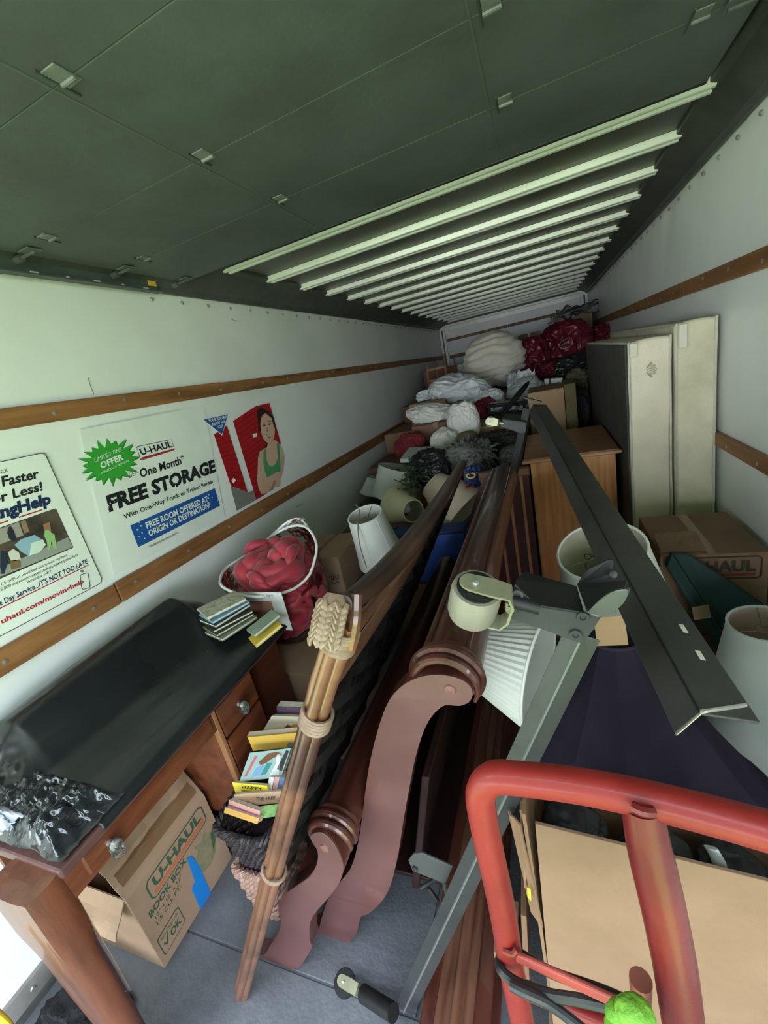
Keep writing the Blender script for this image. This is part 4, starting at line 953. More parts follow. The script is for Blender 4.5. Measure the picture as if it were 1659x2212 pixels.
# near foot: sleeve, caster
s0, s1 = at(785, 2146, y=.535), at(850, 2188, y=.505)
mk('sleeve', tube([s0, s1], .020, 16), m_frb, bf, smooth=True)
def caster(c, ax_w, stem_to, wr, wl_, name='caster', fork_mat=None, wm=None, fk=1.0):
    """roller on a bent fork: c wheel centre, ax_w axle direction, stem_to where the stem enters the frame"""
    c, ax_w, stem_to = V(c), V(ax_w).normalized(), V(stem_to); d = (stem_to-c); dl = d.length; d.normalize(); d = (d-ax_w*d.dot(ax_w)).normalized()
    w = mk(name, lathe([(wr*.55, -wl_/2), (wr*.93, -wl_/2), (wr, -wl_*.36), (wr, wl_*.36), (wr*.93, wl_/2), (wr*.55, wl_/2)], c, ax_w, 26), wm or m_whl, bf, smooth=True)
    mk('axle_cap', lathe([(wr*.80, 0), (wr*.80, .002)], c+ax_w*(wl_/2), ax_w, 20), m_frb, w)
    h = wl_/2+.006; k = fk
    pts = [c+ax_w*h-d*wr*.35, c+ax_w*h+d*wr*.6, c+ax_w*h*.98+d*wr*1.22, c+ax_w*h*.5+d*wr*1.45, c-ax_w*h*.5+d*wr*1.45, c-ax_w*h*.98+d*wr*1.22, c-ax_w*h+d*wr*.5, c-ax_w*h-d*wr*.25]
    q = d.cross(ax_w)
    vs = []; fs = []
    wd = [.42, .46, .40, .36, .36, .38, .40, .35]
    for i, p in enumerate(pts):
        tn = (pts[min(i+1, 7)]-pts[max(i-1, 0)]).normalized(); nn = tn.cross(q).normalized()*.0016
        for s in (-1, 1):
            for r in (-1, 1): vs.append(p+q*s*wr*wd[i]*k+nn*r)
    for i in range(7):
        a = i*4; b = a+4
        fs += [(a, a+2, b+2, b), (a+1, b+1, b+3, a+3), (a, b, b+1, a+1), (a+2, a+3, b+3, b+2)]
    fs += [(0, 1, 3, 2), (28, 30, 31, 29)]
    f = mk('fork', (vs, fs), fork_mat or m_brs, w)
    mk('axle_pin', lathe([(wr*.42*k, 0), (wr*.42*k, .0025)], c+ax_w*(h-.0005)-d*wr*.3, ax_w, 18), fork_mat or m_brs, f)
    mk('axle_rivet', lathe([(wr*.14, 0), (wr*.12, .004), (0, .005)], c+ax_w*(h+.001)-d*wr*.1, ax_w, 12), m_steel, f, smooth=True)
    mk('stem', tube([c+d*wr*1.42, stem_to], .0065, 10), m_brs, f, smooth=True)
    return w
wc = at(745, 2124, y=.54); wc.z = max(wc.z, .031)
caster(wc, toC(wc)+V((0, 0, .35)), s0, .030, .022, wm=m_frb)
# head of the near end: cross bracket, black flange, gusset
g0, g1 = at(1098, 1312, y=.50), at(1296, 1352, y=.50); gx = g1-g0; gn = toC(g0); gd = gx.cross(gn).normalized()
if gd.z > 0: gd = -gd
pl = [at(*q, y=.50) for q in ((1090, 1331), (1102, 1302), (1298, 1334), (1282, 1345), (1260, 1392), (1204, 1376), (1190, 1367))]
hb_ = mk('head_plate', prism([at(*q, y=.50) for q in ((1088, 1332), (1104, 1296), (1300, 1332), (1260, 1392), (1207, 1374), (1196, 1368))], (0, .004, 0)), m_fr, bf, bevel=.001)
mk('black_flange', prism([at(1104, 1297, y=.497), at(1115, 1252, y=.585), at(1132, 1234, y=.61), at(1246, 1266, y=.60), at(1262, 1322, y=.50)], (0, 0, -.004)), m_frb, hb_, bevel=.001)
mk('corner_plate', prism([at(1103, 1294, y=.494), at(1112, 1262, y=.50), at(1147, 1297, y=.494)], (0, .003, 0)), m_fr, hb_, bevel=.0008)
for q in ((1106, 1318), (1118, 1284), (1243, 1370), (1259, 1332)):
    r = mk('rivet', lathe([(.008, 0), (.0075, .003), (.004, .003), (.003, .001), (0, .001)], at(*q, y=.4995 if q[1] > 1300 else .492), (0, -1, 0), 14), m_fr, hb_, smooth=True)
def lug(u, v):
    p = [at(1248, 1264, y=.585), at(1268, 1318, y=.49), at(1355, 1256, y=.60), at(1330, 1318, y=.50)]
    a = p[0].lerp(p[2], u); b = p[1].lerp(p[3], u); return a.lerp(b, v)
gus = mk('gusset', grid(lug, 8, 8), m_frb, bf, solid=.004)
mk('gusset_wing', prism(cr([at(1246, 1264, y=.585), at(1262, 1238, y=.59), at(1292, 1217, y=.59), at(1322, 1211, y=.595), at(1318, 1240, y=.595), at(1300, 1268, y=.59)], 3), (.002, .004, 0)), m_frb, gus)
mk('gusset_wing', prism(cr([at(1268, 1323, y=.488), at(1300, 1292, y=.488), at(1330, 1276, y=.49), at(1357, 1275, y=.49), at(1345, 1305, y=.49), at(1318, 1326, y=.49), at(1290, 1333, y=.488)], 3), (.002, .004, 0)), M('frame_grey', (.06, .062, .062), rough=.35, metal=.3), gus)
mk('bolt', lathe([(.0055, 0), (.005, .003), (0, .004)], at(1325, 1241, y=.585), toC(at(1325, 1241, y=.585)), 12), m_fr, gus, smooth=True)
st_end = at(1150, 1310, y=.492)
mk('stem_socket', tube([at(1100, 1297, y=.488), at(1165, 1314, y=.488)], .0085, 12), m_frb, bf, smooth=True)
wc = at(1024, 1297, y=.49)
caster(wc, at(1036, 1256, y=.49)-at(1018, 1330, y=.51), at(1102, 1298, y=.487), .033, .052)
# angle iron running to the far end
n0, n1 = at(1512, 1540, y=.50), at(1152, 873, y=2.42)
ir = mk('angle_rail', lbeam(n0, n1, at(1466, 1578, y=.50)-n0, at(1634, 1566, y=.50)-n0+V((0, .03, 0)), .046, .066, .005), m_irn, bf, bevel=.0015)
mk('cut_edge', join(obox(n0-V((0, .002, 0)), (at(1466, 1580, y=.50)-n0).normalized()*.046, (0, .003, 0), (.004, 0, .004)), obox(n0-V((0, .002, 0)), (at(1634, 1566, y=.50)-n0+V((0, .03, 0))).normalized()*.066, (0, .003, 0), (0, 0, .004))), M('bare_edge', (.42, .40, .36), rough=.35, metal=.5), ir)
for q in ((1508, 1405), (1535, 1448)):
    p = at(*q, y=.55 if q[1] > 1420 else .60)
    pp_ = n0.lerp(n1, .0)
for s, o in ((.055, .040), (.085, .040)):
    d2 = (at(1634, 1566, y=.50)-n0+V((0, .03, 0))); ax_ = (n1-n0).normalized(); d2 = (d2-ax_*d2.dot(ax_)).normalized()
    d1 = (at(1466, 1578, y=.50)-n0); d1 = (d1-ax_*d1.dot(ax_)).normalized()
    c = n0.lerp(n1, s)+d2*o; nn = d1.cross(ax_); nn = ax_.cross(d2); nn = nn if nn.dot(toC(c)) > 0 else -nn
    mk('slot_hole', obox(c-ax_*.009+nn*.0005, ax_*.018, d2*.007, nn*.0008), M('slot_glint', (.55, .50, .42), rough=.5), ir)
# far end bar with its caster
f0, f1 = at(1097, 1100, y=2.40), at(1146, 884, y=2.40)
fdir = (f1-f0).normalized(); ftc = toC(f0.lerp(f1, .5)); fl_ = fdir.cross(ftc).normalized(); fl_ = -fl_ if fl_.dot(RIGHT) > 0 else fl_
f00 = f0-fdir*.12
mk('end_bar', lbeam(f00, f1, fl_*.9-ftc*.4, -fl_*.3-ftc*.9, .042, .036, .004), m_fr, bf, bevel=.001)
fp_ = mk('head_plate', prism([at(*q, y=2.38) for q in ((1082, 921), (1087, 905), (1138, 912), (1135, 934), (1126, 936))], (0, .006, 0)), m_fr, bf)
mk('black_flange', prism([at(1087, 905, y=2.375), at(1090, 893, y=2.50), at(1132, 898, y=2.50), at(1138, 912, y=2.375)], (0, 0, -.005)), m_frb, fp_)
mk('cross_strap', obox(at(1130, 858, y=2.42), at(1170, 868, y=2.42)-at(1130, 858, y=2.42), (0, .045, 0), (0, 0, -.006)), m_irn, bf)
caster(at(1060, 911, y=2.38), toC(at(1060, 911, y=2.38)), at(1088, 914, y=2.38), .030, .03, fk=1.5)
# ------------------------------------------------------------------ lampshades
def shade(name, label, ct, cb, rt, rb, mat, lining, bell=0, panels=0, pleat=0, spider=True, bulb=False, seg=48, trim=None, zpos=None, th=.004):
    """lampshade between the centre ct of its small ring and cb of its large ring"""
    ct, cb = V(ct), V(cb); a = (cb-ct); h = a.length; a.normalize(); u, w, _ = basis(a)
    t = thing(name, label, 'lampshade', (ct+cb)/2)
    def prof(n, off=0, d0=0, d1=1):
        return [((rt+(rb-rt)*(v if not bell else v-bell*math.sin(PI*v)))+off, h*v) for v in [d0+(d1-d0)*i/(n-1) for i in range(n)]]
    if pleat:
        mk('cover', lathe(prof(8), ct, a, seg*4, caps=False, pleat=pleat), mat, t)
    else:
        mk('cover', lathe(prof(12), ct, a, seg, caps=False), mat, t, smooth=True, angle=60 if seg > 12 else 20)
    mk('lining', lathe(prof(10, -th), ct, a, seg, caps=False), lining, t, smooth=True)
    tm = trim or mat
    for r, hh, nm in ((rt, 0, 'top_ring'), (rb, h, 'bottom_ring')):
        mk(nm, tube([ct+a*hh+(u*math.cos(q)+w*math.sin(q))*(r-.001) for q in [2*PI*i/48 for i in range(48)]], .0045, 6, closed=True), tm, t, smooth=True)
    if panels:
        gs = []
        for k in range(panels):
            q = 2*PI*k/panels+.3
            gs.append(tube([ct+a*hh+(u*math.cos(q)+w*math.sin(q))*(r+.0005) for r, hh in prof(12)], .0016, 5))
        mk('seam_piping', join(*gs), tm, t, smooth=True)
    if spider:
        d = min(.05, h*.2)
        gs = [tube([ct+a*.004+(u*math.cos(q)+w*math.sin(q))*(rt-.004), ct+a*d*.5+(u*math.cos(q)+w*math.sin(q))*.02], .0018, 6) for q in (0.4, 2.5, 4.6)]
        gs.append(tube([ct+a*d*.5+(u*math.cos(q)+w*math.sin(q))*.018 for q in [2*PI*i/16 for i in range(16)]], .0022, 6, closed=True))
        mk('spider', join(*gs), M('wire_brass', (.30, .26, .17), rough=.35, metal=.8), t)
    if bulb:
        b = mk('bulb', blob(ct+a*h*.42, (.032, .032, .036), amp=0, fold=0, n=3), M('bulb_glass', (.75, .73, .68), rough=.15, coat=.5), t, smooth=True)
        mk('socket', tube([ct+a*(h*.42+.03), ct+a*h*.95], .015, 10), m_frb, b)
    return t
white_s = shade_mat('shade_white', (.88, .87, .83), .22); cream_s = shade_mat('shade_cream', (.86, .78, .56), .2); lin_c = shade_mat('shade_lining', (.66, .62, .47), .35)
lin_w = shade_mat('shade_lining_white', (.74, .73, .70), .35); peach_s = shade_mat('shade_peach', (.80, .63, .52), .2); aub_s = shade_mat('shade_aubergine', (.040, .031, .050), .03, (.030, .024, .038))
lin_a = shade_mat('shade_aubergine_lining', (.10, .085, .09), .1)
# large empire shade under the angle iron
ct, cb = at(1298, 1188, y=1.42), at(1362, 1420, y=1.60)
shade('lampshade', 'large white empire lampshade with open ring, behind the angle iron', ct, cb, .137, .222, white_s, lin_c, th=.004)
wr = at(1278, 1215, y=1.40)
tag(mk('wire_coil', tube(cr([wr+V((.02*math.cos(q*1.3), .02*math.sin(q), .03*math.cos(q))) for q in range(9)], 4), .0016, 6), m_frb, None), 'thin coiled wire hanging inside the large white lampshade', 'wire')
# dark aubergine bell shade
pt, pb = at(1330, 1378, y=1.11), at(1375, 1700, y=1.04)
aub = shade('lampshade', 'large dark aubergine panelled bell lampshade above the tan cardboard box', pt, pb, .066, .340, aub_s, lin_a, bell=.075, panels=0, spider=False, seg=10, trim=M('aubergine_piping', (.030, .023, .038), rough=.9))
# pleated shade
ct, cb = at(1005, 1400, y=1.04), at(1165, 1452, y=.98)
shade('lampshade', 'white pleated lampshade lying on its side behind the caster bracket', ct, cb, .080, .150, white_s, lin_w, pleat=.010, spider=False, seg=28)
# pale cones at the right wall
ct, cb = at(1650, 1346, y=1.40), at(1654, 1590, y=1.42)
shade('lampshade', 'pale grey white coolie lampshade at the right, nearest the photo edge', ct, cb, .090, .185, shade_mat('shade_grey', (.62, .64, .62), .25), shade_mat('shade_pinklining', (.66, .48, .40), .3), spider=True)
ct, cb = at(1600, 1390, y=1.56), at(1560, 1480, y=1.55)
shade('lampshade', 'white cone lampshade lying behind the pale grey coolie lampshade', ct, cb, .022, .052, white_s, lin_w, spider=False)
# five shades on the left
ct, cb = at(770, 1112, y=2.05), at(806, 1200, y=2.0)
ct = at(788, 1112, y=1.86); cb = at(826, 1206, y=1.93)
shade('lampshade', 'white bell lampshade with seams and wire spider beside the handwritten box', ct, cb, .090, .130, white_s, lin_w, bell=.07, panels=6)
tag(mk('electric_cord', tube(cr([at(768, 1090, y=1.85), at(776, 1102, y=1.83), at(773, 1140, y=1.76), at(778, 1180, y=1.73), at(792, 1225, y=1.70)], 5), .0028, 6), flat('cord_brown', (.16, .12, .09)), None, smooth=True), 'thin brown lamp cord hanging over the white bell lampshade', 'cord')
ct, cb = at(892, 1103, y=2.22), at(858, 1096, y=2.45)
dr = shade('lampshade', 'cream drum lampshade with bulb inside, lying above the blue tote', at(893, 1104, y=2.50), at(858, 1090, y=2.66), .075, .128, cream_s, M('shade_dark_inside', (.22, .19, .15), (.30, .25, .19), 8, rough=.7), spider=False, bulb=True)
shade('lampshade', 'large white drum lampshade standing by the left wall behind the cream drum', at(868, 1012, y=3.08), at(856, 1075, y=3.04), .185, .196, shade_mat('shade_offwhite', (.82, .84, .77), .25), lin_w, spider=False)
shade('lampshade', 'small white lampshade with brown fringe nearest the left wall', at(808, 1032, y=3.36), at(803, 1066, y=3.34), .06, .108, shade_mat('shade_offwhite', (.7, .72, .66)), lin_w, spider=False)
tag(mk('table_lamp', lathe([(.02, -.02), (.075, 0), (.11, .05), (.115, .12), (.10, .18), (.04, .22), (.02, .225)], at(806, 1100, y=3.34)-V((0, 0, .11)), (0, 0, 1), 24), M('lamp_brown', (.05, .035, .03), (.12, .09, .075), 20, rough=.5), None, smooth=True), 'brown patterned lamp body under the small white lampshade', 'lamp')
shade('lampshade', 'peach cone lampshade tipped over in front of the black sack', at(935, 1045, y=2.72), at(1005, 1105, y=2.64), .098, .20, peach_s, cream_s, spider=False)
# ------------------------------------------------------------------ red hand truck
m_ht = M('truck_red', (.15, .008, .006), (.22, .016, .012), 6, rough=.42, bump=.05, bscale=70, detail=9, coat=.08, r2=.55, spec=.35)
m_htd = M('truck_red_dark', (.09, .004, .004), (.15, .009, .008), 6, rough=.40, coat=.08, spec=.4, bump=.05, bscale=70)
m_pink = M('truck_bar', (.25, .038, .03), (.30, .05, .04), 9, rough=.45)
ht = thing('hand_truck', 'red tubular hand truck with rubber cords in front of the tan box', 'hand truck', at(1120, 2212, y=.36))
lp0 = [at(1146, 2290, y=.335), at(1112, 2130, y=.335), at(1084, 1960, y=.335), at(1056, 1830, y=.335), at(1040, 1745, y=.335), at(1040, 1708, y=.336), at(1062, 1682, y=.338), at(1105, 1680, y=.339), at(1250, 1697, y=.338), at(1400, 1727, y=.334), at(1540, 1762, y=.33), at(1700, 1806, y=.325), at(1830, 1835, y=.322), at(1880, 1900, y=.32), at(1960, 2150, y=.315)]
mk('loop_handle', tube(cr(lp0, 7), .0165, 18), m_ht, ht, smooth=True)
cp = cr([at(1386, 1738, y=.331), at(1402, 1830, y=.322), at(1432, 1960, y=.312), at(1458, 2090, y=.305), at(1478, 2230, y=.30), at(1492, 2330, y=.297)], 6)
mk('centre_post', tube(cp, [.0175+.0025*min(1, i/8) for i in range(len(cp))], 18), m_htd, ht, smooth=True)
mk('weld', tube(cr([at(1366, 1742, y=.316), at(1388, 1752, y=.313), at(1412, 1754, y=.316)], 4), .005, 8), m_htd, ht, smooth=True)
b0, b1 = at(1093, 2062, y=.326), at(1400, 2205, y=.285)
mk('cross_bar', obox(b0-V((0, 0, .008)), b1-b0, (0, .006, 0), (.002, 0, .017)), m_pink, ht, bevel=.002)
mk('bar_weld', tube(cr([at(1088, 2052, y=.318), at(1108, 2060, y=.316), at(1118, 2050, y=.318)], 4), .004, 8), m_htd, ht, smooth=True)
mk('rung', tube([at(1113, 2128, y=.335), at(1520, 2300, y=.30)], .010, 12), m_ht, ht, smooth=True)
st_ = at(1384, 2135, y=.33)
mk('peg', tube([at(1384, 2165, y=.335), at(1384, 2116, y=.335)], [.011, .012], 14), M('peg_brown', (.24, .07, .05), rough=.45), ht, smooth=True)
m_rub = M('rubber', (.012, .012, .013), (.022, .022, .023), 20, rough=.45)
cd_ = [at(1400, 2185, y=.30), at(1300, 2140, y=.315), at(1190, 2100, y=.33), at(1125, 2062, y=.345), at(1098, 2052, y=.36), at(1082, 2066, y=.345), at(1080, 2088, y=.318), at(1094, 2108, y=.309), at(1130, 2130, y=.307), at(1190, 2150, y=.302), at(1250, 2160, y=.30), at(1330, 2178, y=.30)]
tag(mk('rubber_cord', tube(cr(cd_, 6), .0062, 10), m_rub, None, smooth=True), 'black rubber cord looped round the left tube of the red hand truck', 'cord')
cd2 = [at(1104, 2128, y=.296), at(1130, 2142, y=.293), at(1180, 2165, y=.295), at(1230, 2200, y=.29), at(1290, 2250, y=.285)]
tag(mk('rubber_cord', tube(cr(cd2, 6), .0058, 10), m_rub, None, smooth=True), 'second black rubber cord hanging below the flat cross bar of the hand truck', 'cord')
m_lime = M('lime_rubber', (.09, .25, .012), (.16, .34, .03), 12, rough=.6, bump=.3, bscale=120)
gl = tag(mk('lime_grip', join(blob(at(1372, 2192, y=.265), (.017, .015, .015), amp=.06, fold=.04, n=4, seed=1), blob(at(1342, 2200, y=.27), (.014, .013, .017), amp=.06, fold=.04, n=4, seed=2), blob(at(1360, 2225, y=.265), (.022, .015, .016), amp=.06, fold=.04, n=4, seed=3)), m_lime, None, smooth=True), 'lime green rubber grip hooked on the hand truck bar beside the post', 'grip')
# ------------------------------------------------------------------ open tan box behind the hand truck
tbx = thing('cardboard_box', 'large open tan cardboard box standing behind the red hand truck', 'box', (.12, .68, 0))
bz = at(1128, 1775, y=.50).z; x0 = at(1128, 1775, y=.50).x; x1 = .40
BB = .30
mk('box_side', prism([V((x0, .50, BB)), V((x1, .50, BB)), V((x1, .50, bz-.075)), V((at(1659, 1905, y=.5).x, .50, at(1659, 1905, y=.5).z)), V((x0+.02, .50, bz))], (0, .006, 0)), m_card, tbx, bevel=.001)
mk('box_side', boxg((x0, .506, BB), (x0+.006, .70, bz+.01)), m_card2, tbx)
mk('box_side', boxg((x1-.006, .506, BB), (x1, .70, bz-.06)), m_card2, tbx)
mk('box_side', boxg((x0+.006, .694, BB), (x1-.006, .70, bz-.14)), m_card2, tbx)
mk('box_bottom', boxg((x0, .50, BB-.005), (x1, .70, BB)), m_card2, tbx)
mk('flap', flapg((x0-.002, .515, bz+.005), (0, .18, .01), (-.012, -.005, -.19), (-1, 0, .2), .006, seed=3), m_card2, tbx, solid=.004)
mk('flap', flapg((x0-.004, .502, bz-.01), (.012, .0, -.26), (-.02, .02, .0), (0, -1, 0), .006, seed=6), m_card2, tbx, solid=.003)
mk('yellow_mark', prism([at(*q, y=.497) for q in ((1139, 1918), (1146, 1922), (1147, 1946), (1140, 1938))], (0, .001, 0)), flat('hi_yellow', (.75, .72, .02)), tbx)
carton('cardboard_box', 'lower tan box standing under the open box behind the hand truck', (x0-.01, .49, 0), (x1-x0+.02, 0, 0), (0, .23, 0), (0, 0, BB-.006), m_card, tape=False)
rr_ = random.Random(11)
for k, (px, py, y, s, lab) in enumerate(((1235, 1765, .60, .05, 'black cloth bundle in the open tan box, left one of three'), (1420, 1835, .60, .055, 'black cloth bundle in the open tan box, beneath the aubergine lampshade'), (1580, 1865, .60, .05, 'black cloth bundle in the open tan box, right one of three'))):
    c = at(px, py, y=y)
    tag(mk('cloth_bundle', blob((c.x, c.y, c.z-.02), (s, s*.9, s*.7), amp=.25, fold=.08, ff=3, n=5, seed=20+k), m_black, None, smooth=True), lab, 'cloth')
tag(mk('grey_strap', tube(cr([at(1535, 1830, y=.53), at(1552, 1860, y=.525), at(1560, 1895, y=.522)], 5), .010, 8, asp=.3), flat('strap_grey', (.30, .30, .28)), None, smooth=True), 'pale grey strap sticking up out of the open tan box', 'strap')
# carton pieces behind it, by the bed rails
tag(mk('cardboard_sheet', obox((-.165, .60, .18), (.012, 0, 0), (-.02, .75, 0), (.02, 0, .28)), m_card2, None, bevel=.001), 'folded brown cardboard sheet standing between bed rails and tan box', 'cardboard')
tag(mk('cardboard_strip', obox(at(1068, 2068, y=.62)-V((.0, 0, .03)), (.055, 0, 0), (0, .12, 0), (0, 0, .05)), m_card, None, bevel=.001), 'small cardboard offcut beside the bed rails behind the hand truck', 'cardboard')
# ------------------------------------------------------------------ right side
ub = carton('cardboard_box', 'brown box with dark framed lettering below the mattresses', (.365, 1.76, .265), (.345, 0, 0), (0, .42, 0), (0, 0, .475), m_card, flaps=True)
carton('cardboard_box', 'brown box under the one with framed lettering by right wall', (.34, 1.74, 0), (.37, 0, 0), (0, .45, 0), (0, 0, .262), m_card2, tape=False)
mk('flap', flapg((.372, 1.78, .745), (.15, 0, 0), (0, .13, .025), (0, 0, 1), .01, seed=2), m_card, ub, solid=.004)
def up(s, t, l=.0015): return V((.365+.345*s, 1.76-l, .265+.475*t))
m_ink2 = flat('box_ink', (.055, .035, .025), .7)
fo_ = [(.22, .78), (.90, .78), (.93, .80), (.93, .95), (.90, .97), (.22, .97), (.19, .95), (.19, .80)]
mk('logo_frame', tube([up(*q) for q in fo_], .0032, 6, closed=True), m_ink2, ub)
mk('lettering', ctext('U-HAUL', up(.25, .845, 0), up(.88, .845, 0), up(.25, .935, 0), (0, -1, 0), .05, .002), m_ink2, ub)
mk('red_bar', prism([up(*q) for q in ((.25, .80), (.88, .80), (.88, .822), (.25, .822))], (0, .001, 0)), flat('box_red', (.22, .03, .02)), ub)
m_teal = M('teal_fabric', (.008, .028, .031), (.013, .042, .046), 6, rough=.7)
tg = [at(1455, 1198, y=1.66), at(1480, 1200, y=1.62), at(1640, 1290, y=1.36), at(1659, 1330, y=1.25), at(1600, 1420, y=1.20), at(1560, 1390, y=1.30)]
tag(mk('teal_panel', join(prism([at(1452, 1196, y=1.71), at(1490, 1200, y=1.70), at(1655, 1310, y=1.66), at(1600, 1425, y=1.62)], (.0, .025, 0)), prism([at(1452, 1196, y=1.70), at(1600, 1425, y=1.61), at(1560, 1420, y=1.61), at(1440, 1225, y=1.70)], (.0, .025, 0))), m_teal, None, bevel=.004), 'dark teal fabric panel leaning before the framed lettering box', 'panel')
tag(mk('cardboard_scrap', obox(at(1500, 1340, y=1.58), (.05, 0, .012), (0, .03, .035), (.0, .006, -.004)), m_card, None), 'small torn cardboard scrap between the lampshades and teal panel', 'cardboard')
tag(mk('dark_cloth', blob(at(1520, 1440, y=1.95)-V((0, 0, .10)), (.12, .10, .14), amp=.25, fold=.15, n=5, seed=31), M('cloth_brown', (.03, .02, .015), (.055, .035, .028), 6, rough=.85), None, smooth=True), 'heap of dark brown cloth between the large lampshade and teal panel', 'cloth')
tag(mk('tan_board', obox(at(1290, 1395, y=1.0), (.07, 0, .006), (0, .05, .05), (0, .004, -.004)), M('board_tan', (.42, .26, .13), rough=.6), None), 'tan board edge above the aubergine lampshade', 'board')
# mattress and box spring on edge
m_mat = M('mattress_cream', (.72, .64, .48), (.44, .38, .25), 3.5, rough=.8, bump=.12, bscale=90, lo=.40, hi=.80, detail=9)
m_mat2 = M('box_spring_cream', (.78, .67, .54), (.58, .49, .37), 3, rough=.8, bump=.08, bscale=90, lo=.42, hi=.8, detail=9)
m_dust = M('dust_cloth', (.055, .048, .042), (.085, .075, .065), 10, rough=.9, bump=.1, bscale=120)
m_pipe = M('welt', (.60, .57, .48), (.50, .46, .37), 12, rough=.7)
def pad(name, label, cat, xa, xb, ya, yb, za, zb, mat, bulge, welts, lean=0):
    t = thing(name, label, cat, ((xa+xb)/2, (ya+yb)/2, za))
    bm = bmesh.new(); bmesh.ops.create_cube(bm, size=1)
    bmesh.ops.subdivide_edges(bm, edges=bm.edges[:], cuts=14, use_grid_fill=True)
    cx_, cy_, cz_ = (xa+xb)/2, (ya+yb)/2, (za+zb)/2; sx, sy, sz = xb-xa, yb-ya, zb-za
    vs = []
    for v in bm.verts:
        q = v.co; fx = 1+bulge*max(0, (1-abs(q.y*2)**4)*(1-abs(q.z*2)**4))
        x, y, z = q.x*sx*fx, q.y*sy, q.z*sz
        rr2 = .03
        for (val, half) in ((y, sy/2), (z, sz/2)): pass
        if abs(y) > sy/2-1e-4: y += math.copysign(.012*math.cos(q.x*PI)*(1 if bulge else .4)+.004*noise.noise(V((x*20, z*4, 1))), y)
        if abs(z) > sz/2-1e-4: z += math.copysign(.008*math.cos(q.x*PI), z)
        x += lean*(z+sz/2)+.006*noise.noise(V((y*2, z*3, xa*9)))
        vs.append(V((cx_+x, cy_+y, cz_+z)))
    fs = [tuple(v.index for v in f.verts) for f in bm.faces]; bm.free()
    mk('ticking', (vs, fs), mat, t, smooth=True, bevel=.012)
    for f in welts:
        x = xa+(xb-xa)*f
        q = []
        for (a, b) in ((ya, za), (yb, za), (yb, zb), (ya, zb)): q.append((a, b))
        P = []
        for i in range(4):
            (a0, b0_), (a1, b1_) = q[i], q[(i+1) % 4]
            for k in range(12):
                s = k/12; P.append(V((x+lean*(b0_+(b1_-b0_)*s-za)+.006*noise.noise(V(((a0+(a1-a0)*s)*2, (b0_+(b1_-b0_)*s)*3, xa*9))), a0+(a1-a0)*s+(-.005 if i == 3 else 0), b0_+(b1_-b0_)*s+(.004 if i == 2 else 0))))
        mk('welt', tube(P, .0055, 6, closed=True), m_pipe, t, smooth=True)
    return t
bs_ = pad('box_spring', 'cream box spring on edge with dark dust cover facing the aisle', 'box spring', .378, .553, 2.40, 4.40, .0, 1.535, m_mat2, .0, (.02, .98))
mk('dust_cover', boxg((.366, 2.415, .012), (.374, 4.385, 1.53)), m_dust, bs_)
mk('corner_guard', boxg((.382, 2.384, 1.47), (.414, 2.390, 1.533)), M('guard_white', (.64, .58, .49), rough=.7), bs_, bevel=.003)
em = [tube([V((.468+.022*math.cos(q)*math.cos(3*q+k), 2.3865, 1.40+.028*math.sin(q)*(1+.3*math.cos(4*q+k)))) for q in [2*PI*i/30 for i in range(30)]], .0008, 5, closed=True) for k in range(3)]
mk('embroidery', join(*em), M('thread', (.36, .32, .24), rough=.8), bs_)
mt_ = pad('mattress', 'stained cream mattress standing on edge between box spring and right wall', 'mattress', .566, .728, 2.385, 4.40, .0, 1.575, m_mat, .0, (.05, .97), lean=-.004)
mk('corner_patch', boxg((.574, 2.366, 1.47), (.606, 2.373, 1.573)), MATS['guard_white'], mt_, bevel=.004)
# ------------------------------------------------------------------ oak cabinet and cherry chest
m_oak = M('oak_side', (.50, .165, .045), (.72, .31, .11), 2.4, rough=.42, stretch=(14, 14, 1.0), bump=.05, bscale=20, detail=9, coat=.15)
m_oakt = M('oak_top', (.32, .115, .05), (.43, .18, .085), 2.4, rough=.4, stretch=(2, 10, 10), bump=.03, bscale=20, detail=9, coat=.2)
ok = thing('oak_cabinet', 'orange oak cabinet with overhanging top behind the white lampshade', 'cabinet', (.10, 2.9, 0))
mk('end_panel', boxg((-.118, 2.62, .06), (.335, 2.64, .965)), m_oak, ok, bevel=.002)
mk('carcass', boxg((-.115, 2.64, .0), (.332, 3.32, .965)), m_oakt, ok)
mk('top', boxg((-.155, 2.585, .965), (.352, 3.36, .995)), m_oakt, ok, bevel=.005)
mk('top_moulding', boxg((-.165, 2.572, .968), (.362, 2.60, .988)), M('oak_edge', (.42, .20, .10), (.5, .26, .14), 6, rough=.4), ok, bevel=.006)
mk('corner_stile', boxg((-.120, 2.615, .06), (-.085, 2.625, .965)), m_oak, ok, bevel=.001)
mk('toe_board', boxg((-.11, 2.63, 0), (.33, 2.64, .06)), m_oakt, ok)
m_cher = M('cherry_panel', (.055, .006, .010), (.085, .012, .016), 5, rough=.5)
ch = thing('cherry_headboard', 'dark cherry panel headboard with thin orange stiles beside the oak cabinet', 'headboard', (-.27, 2.45, 0))
mk('panel', boxg((-.40, 2.49, .02), (-.128, 2.505, .93)), m_cher, ch)
for x in (-.395, -.318, -.243, -.173):
    mk('stile', boxg((x-.009, 2.475, .0), (x+.009, 2.492, .93)), M('cherry_stile', (.36, .13, .05), (.46, .19, .08), 5, rough=.4, stretch=(1, 1, .2)), ch, bevel=.003)
mk('cap_rail', boxg((-.41, 2.465, .93), (-.122, 2.515, .975)), M('cherry_cap', (.16, .07, .03), (.22, .10, .05), 5, rough=.4), ch, bevel=.005)
mk('bottom_rail', boxg((-.41, 2.47, .0), (-.122, 2.51, .05)), m_cher, ch)
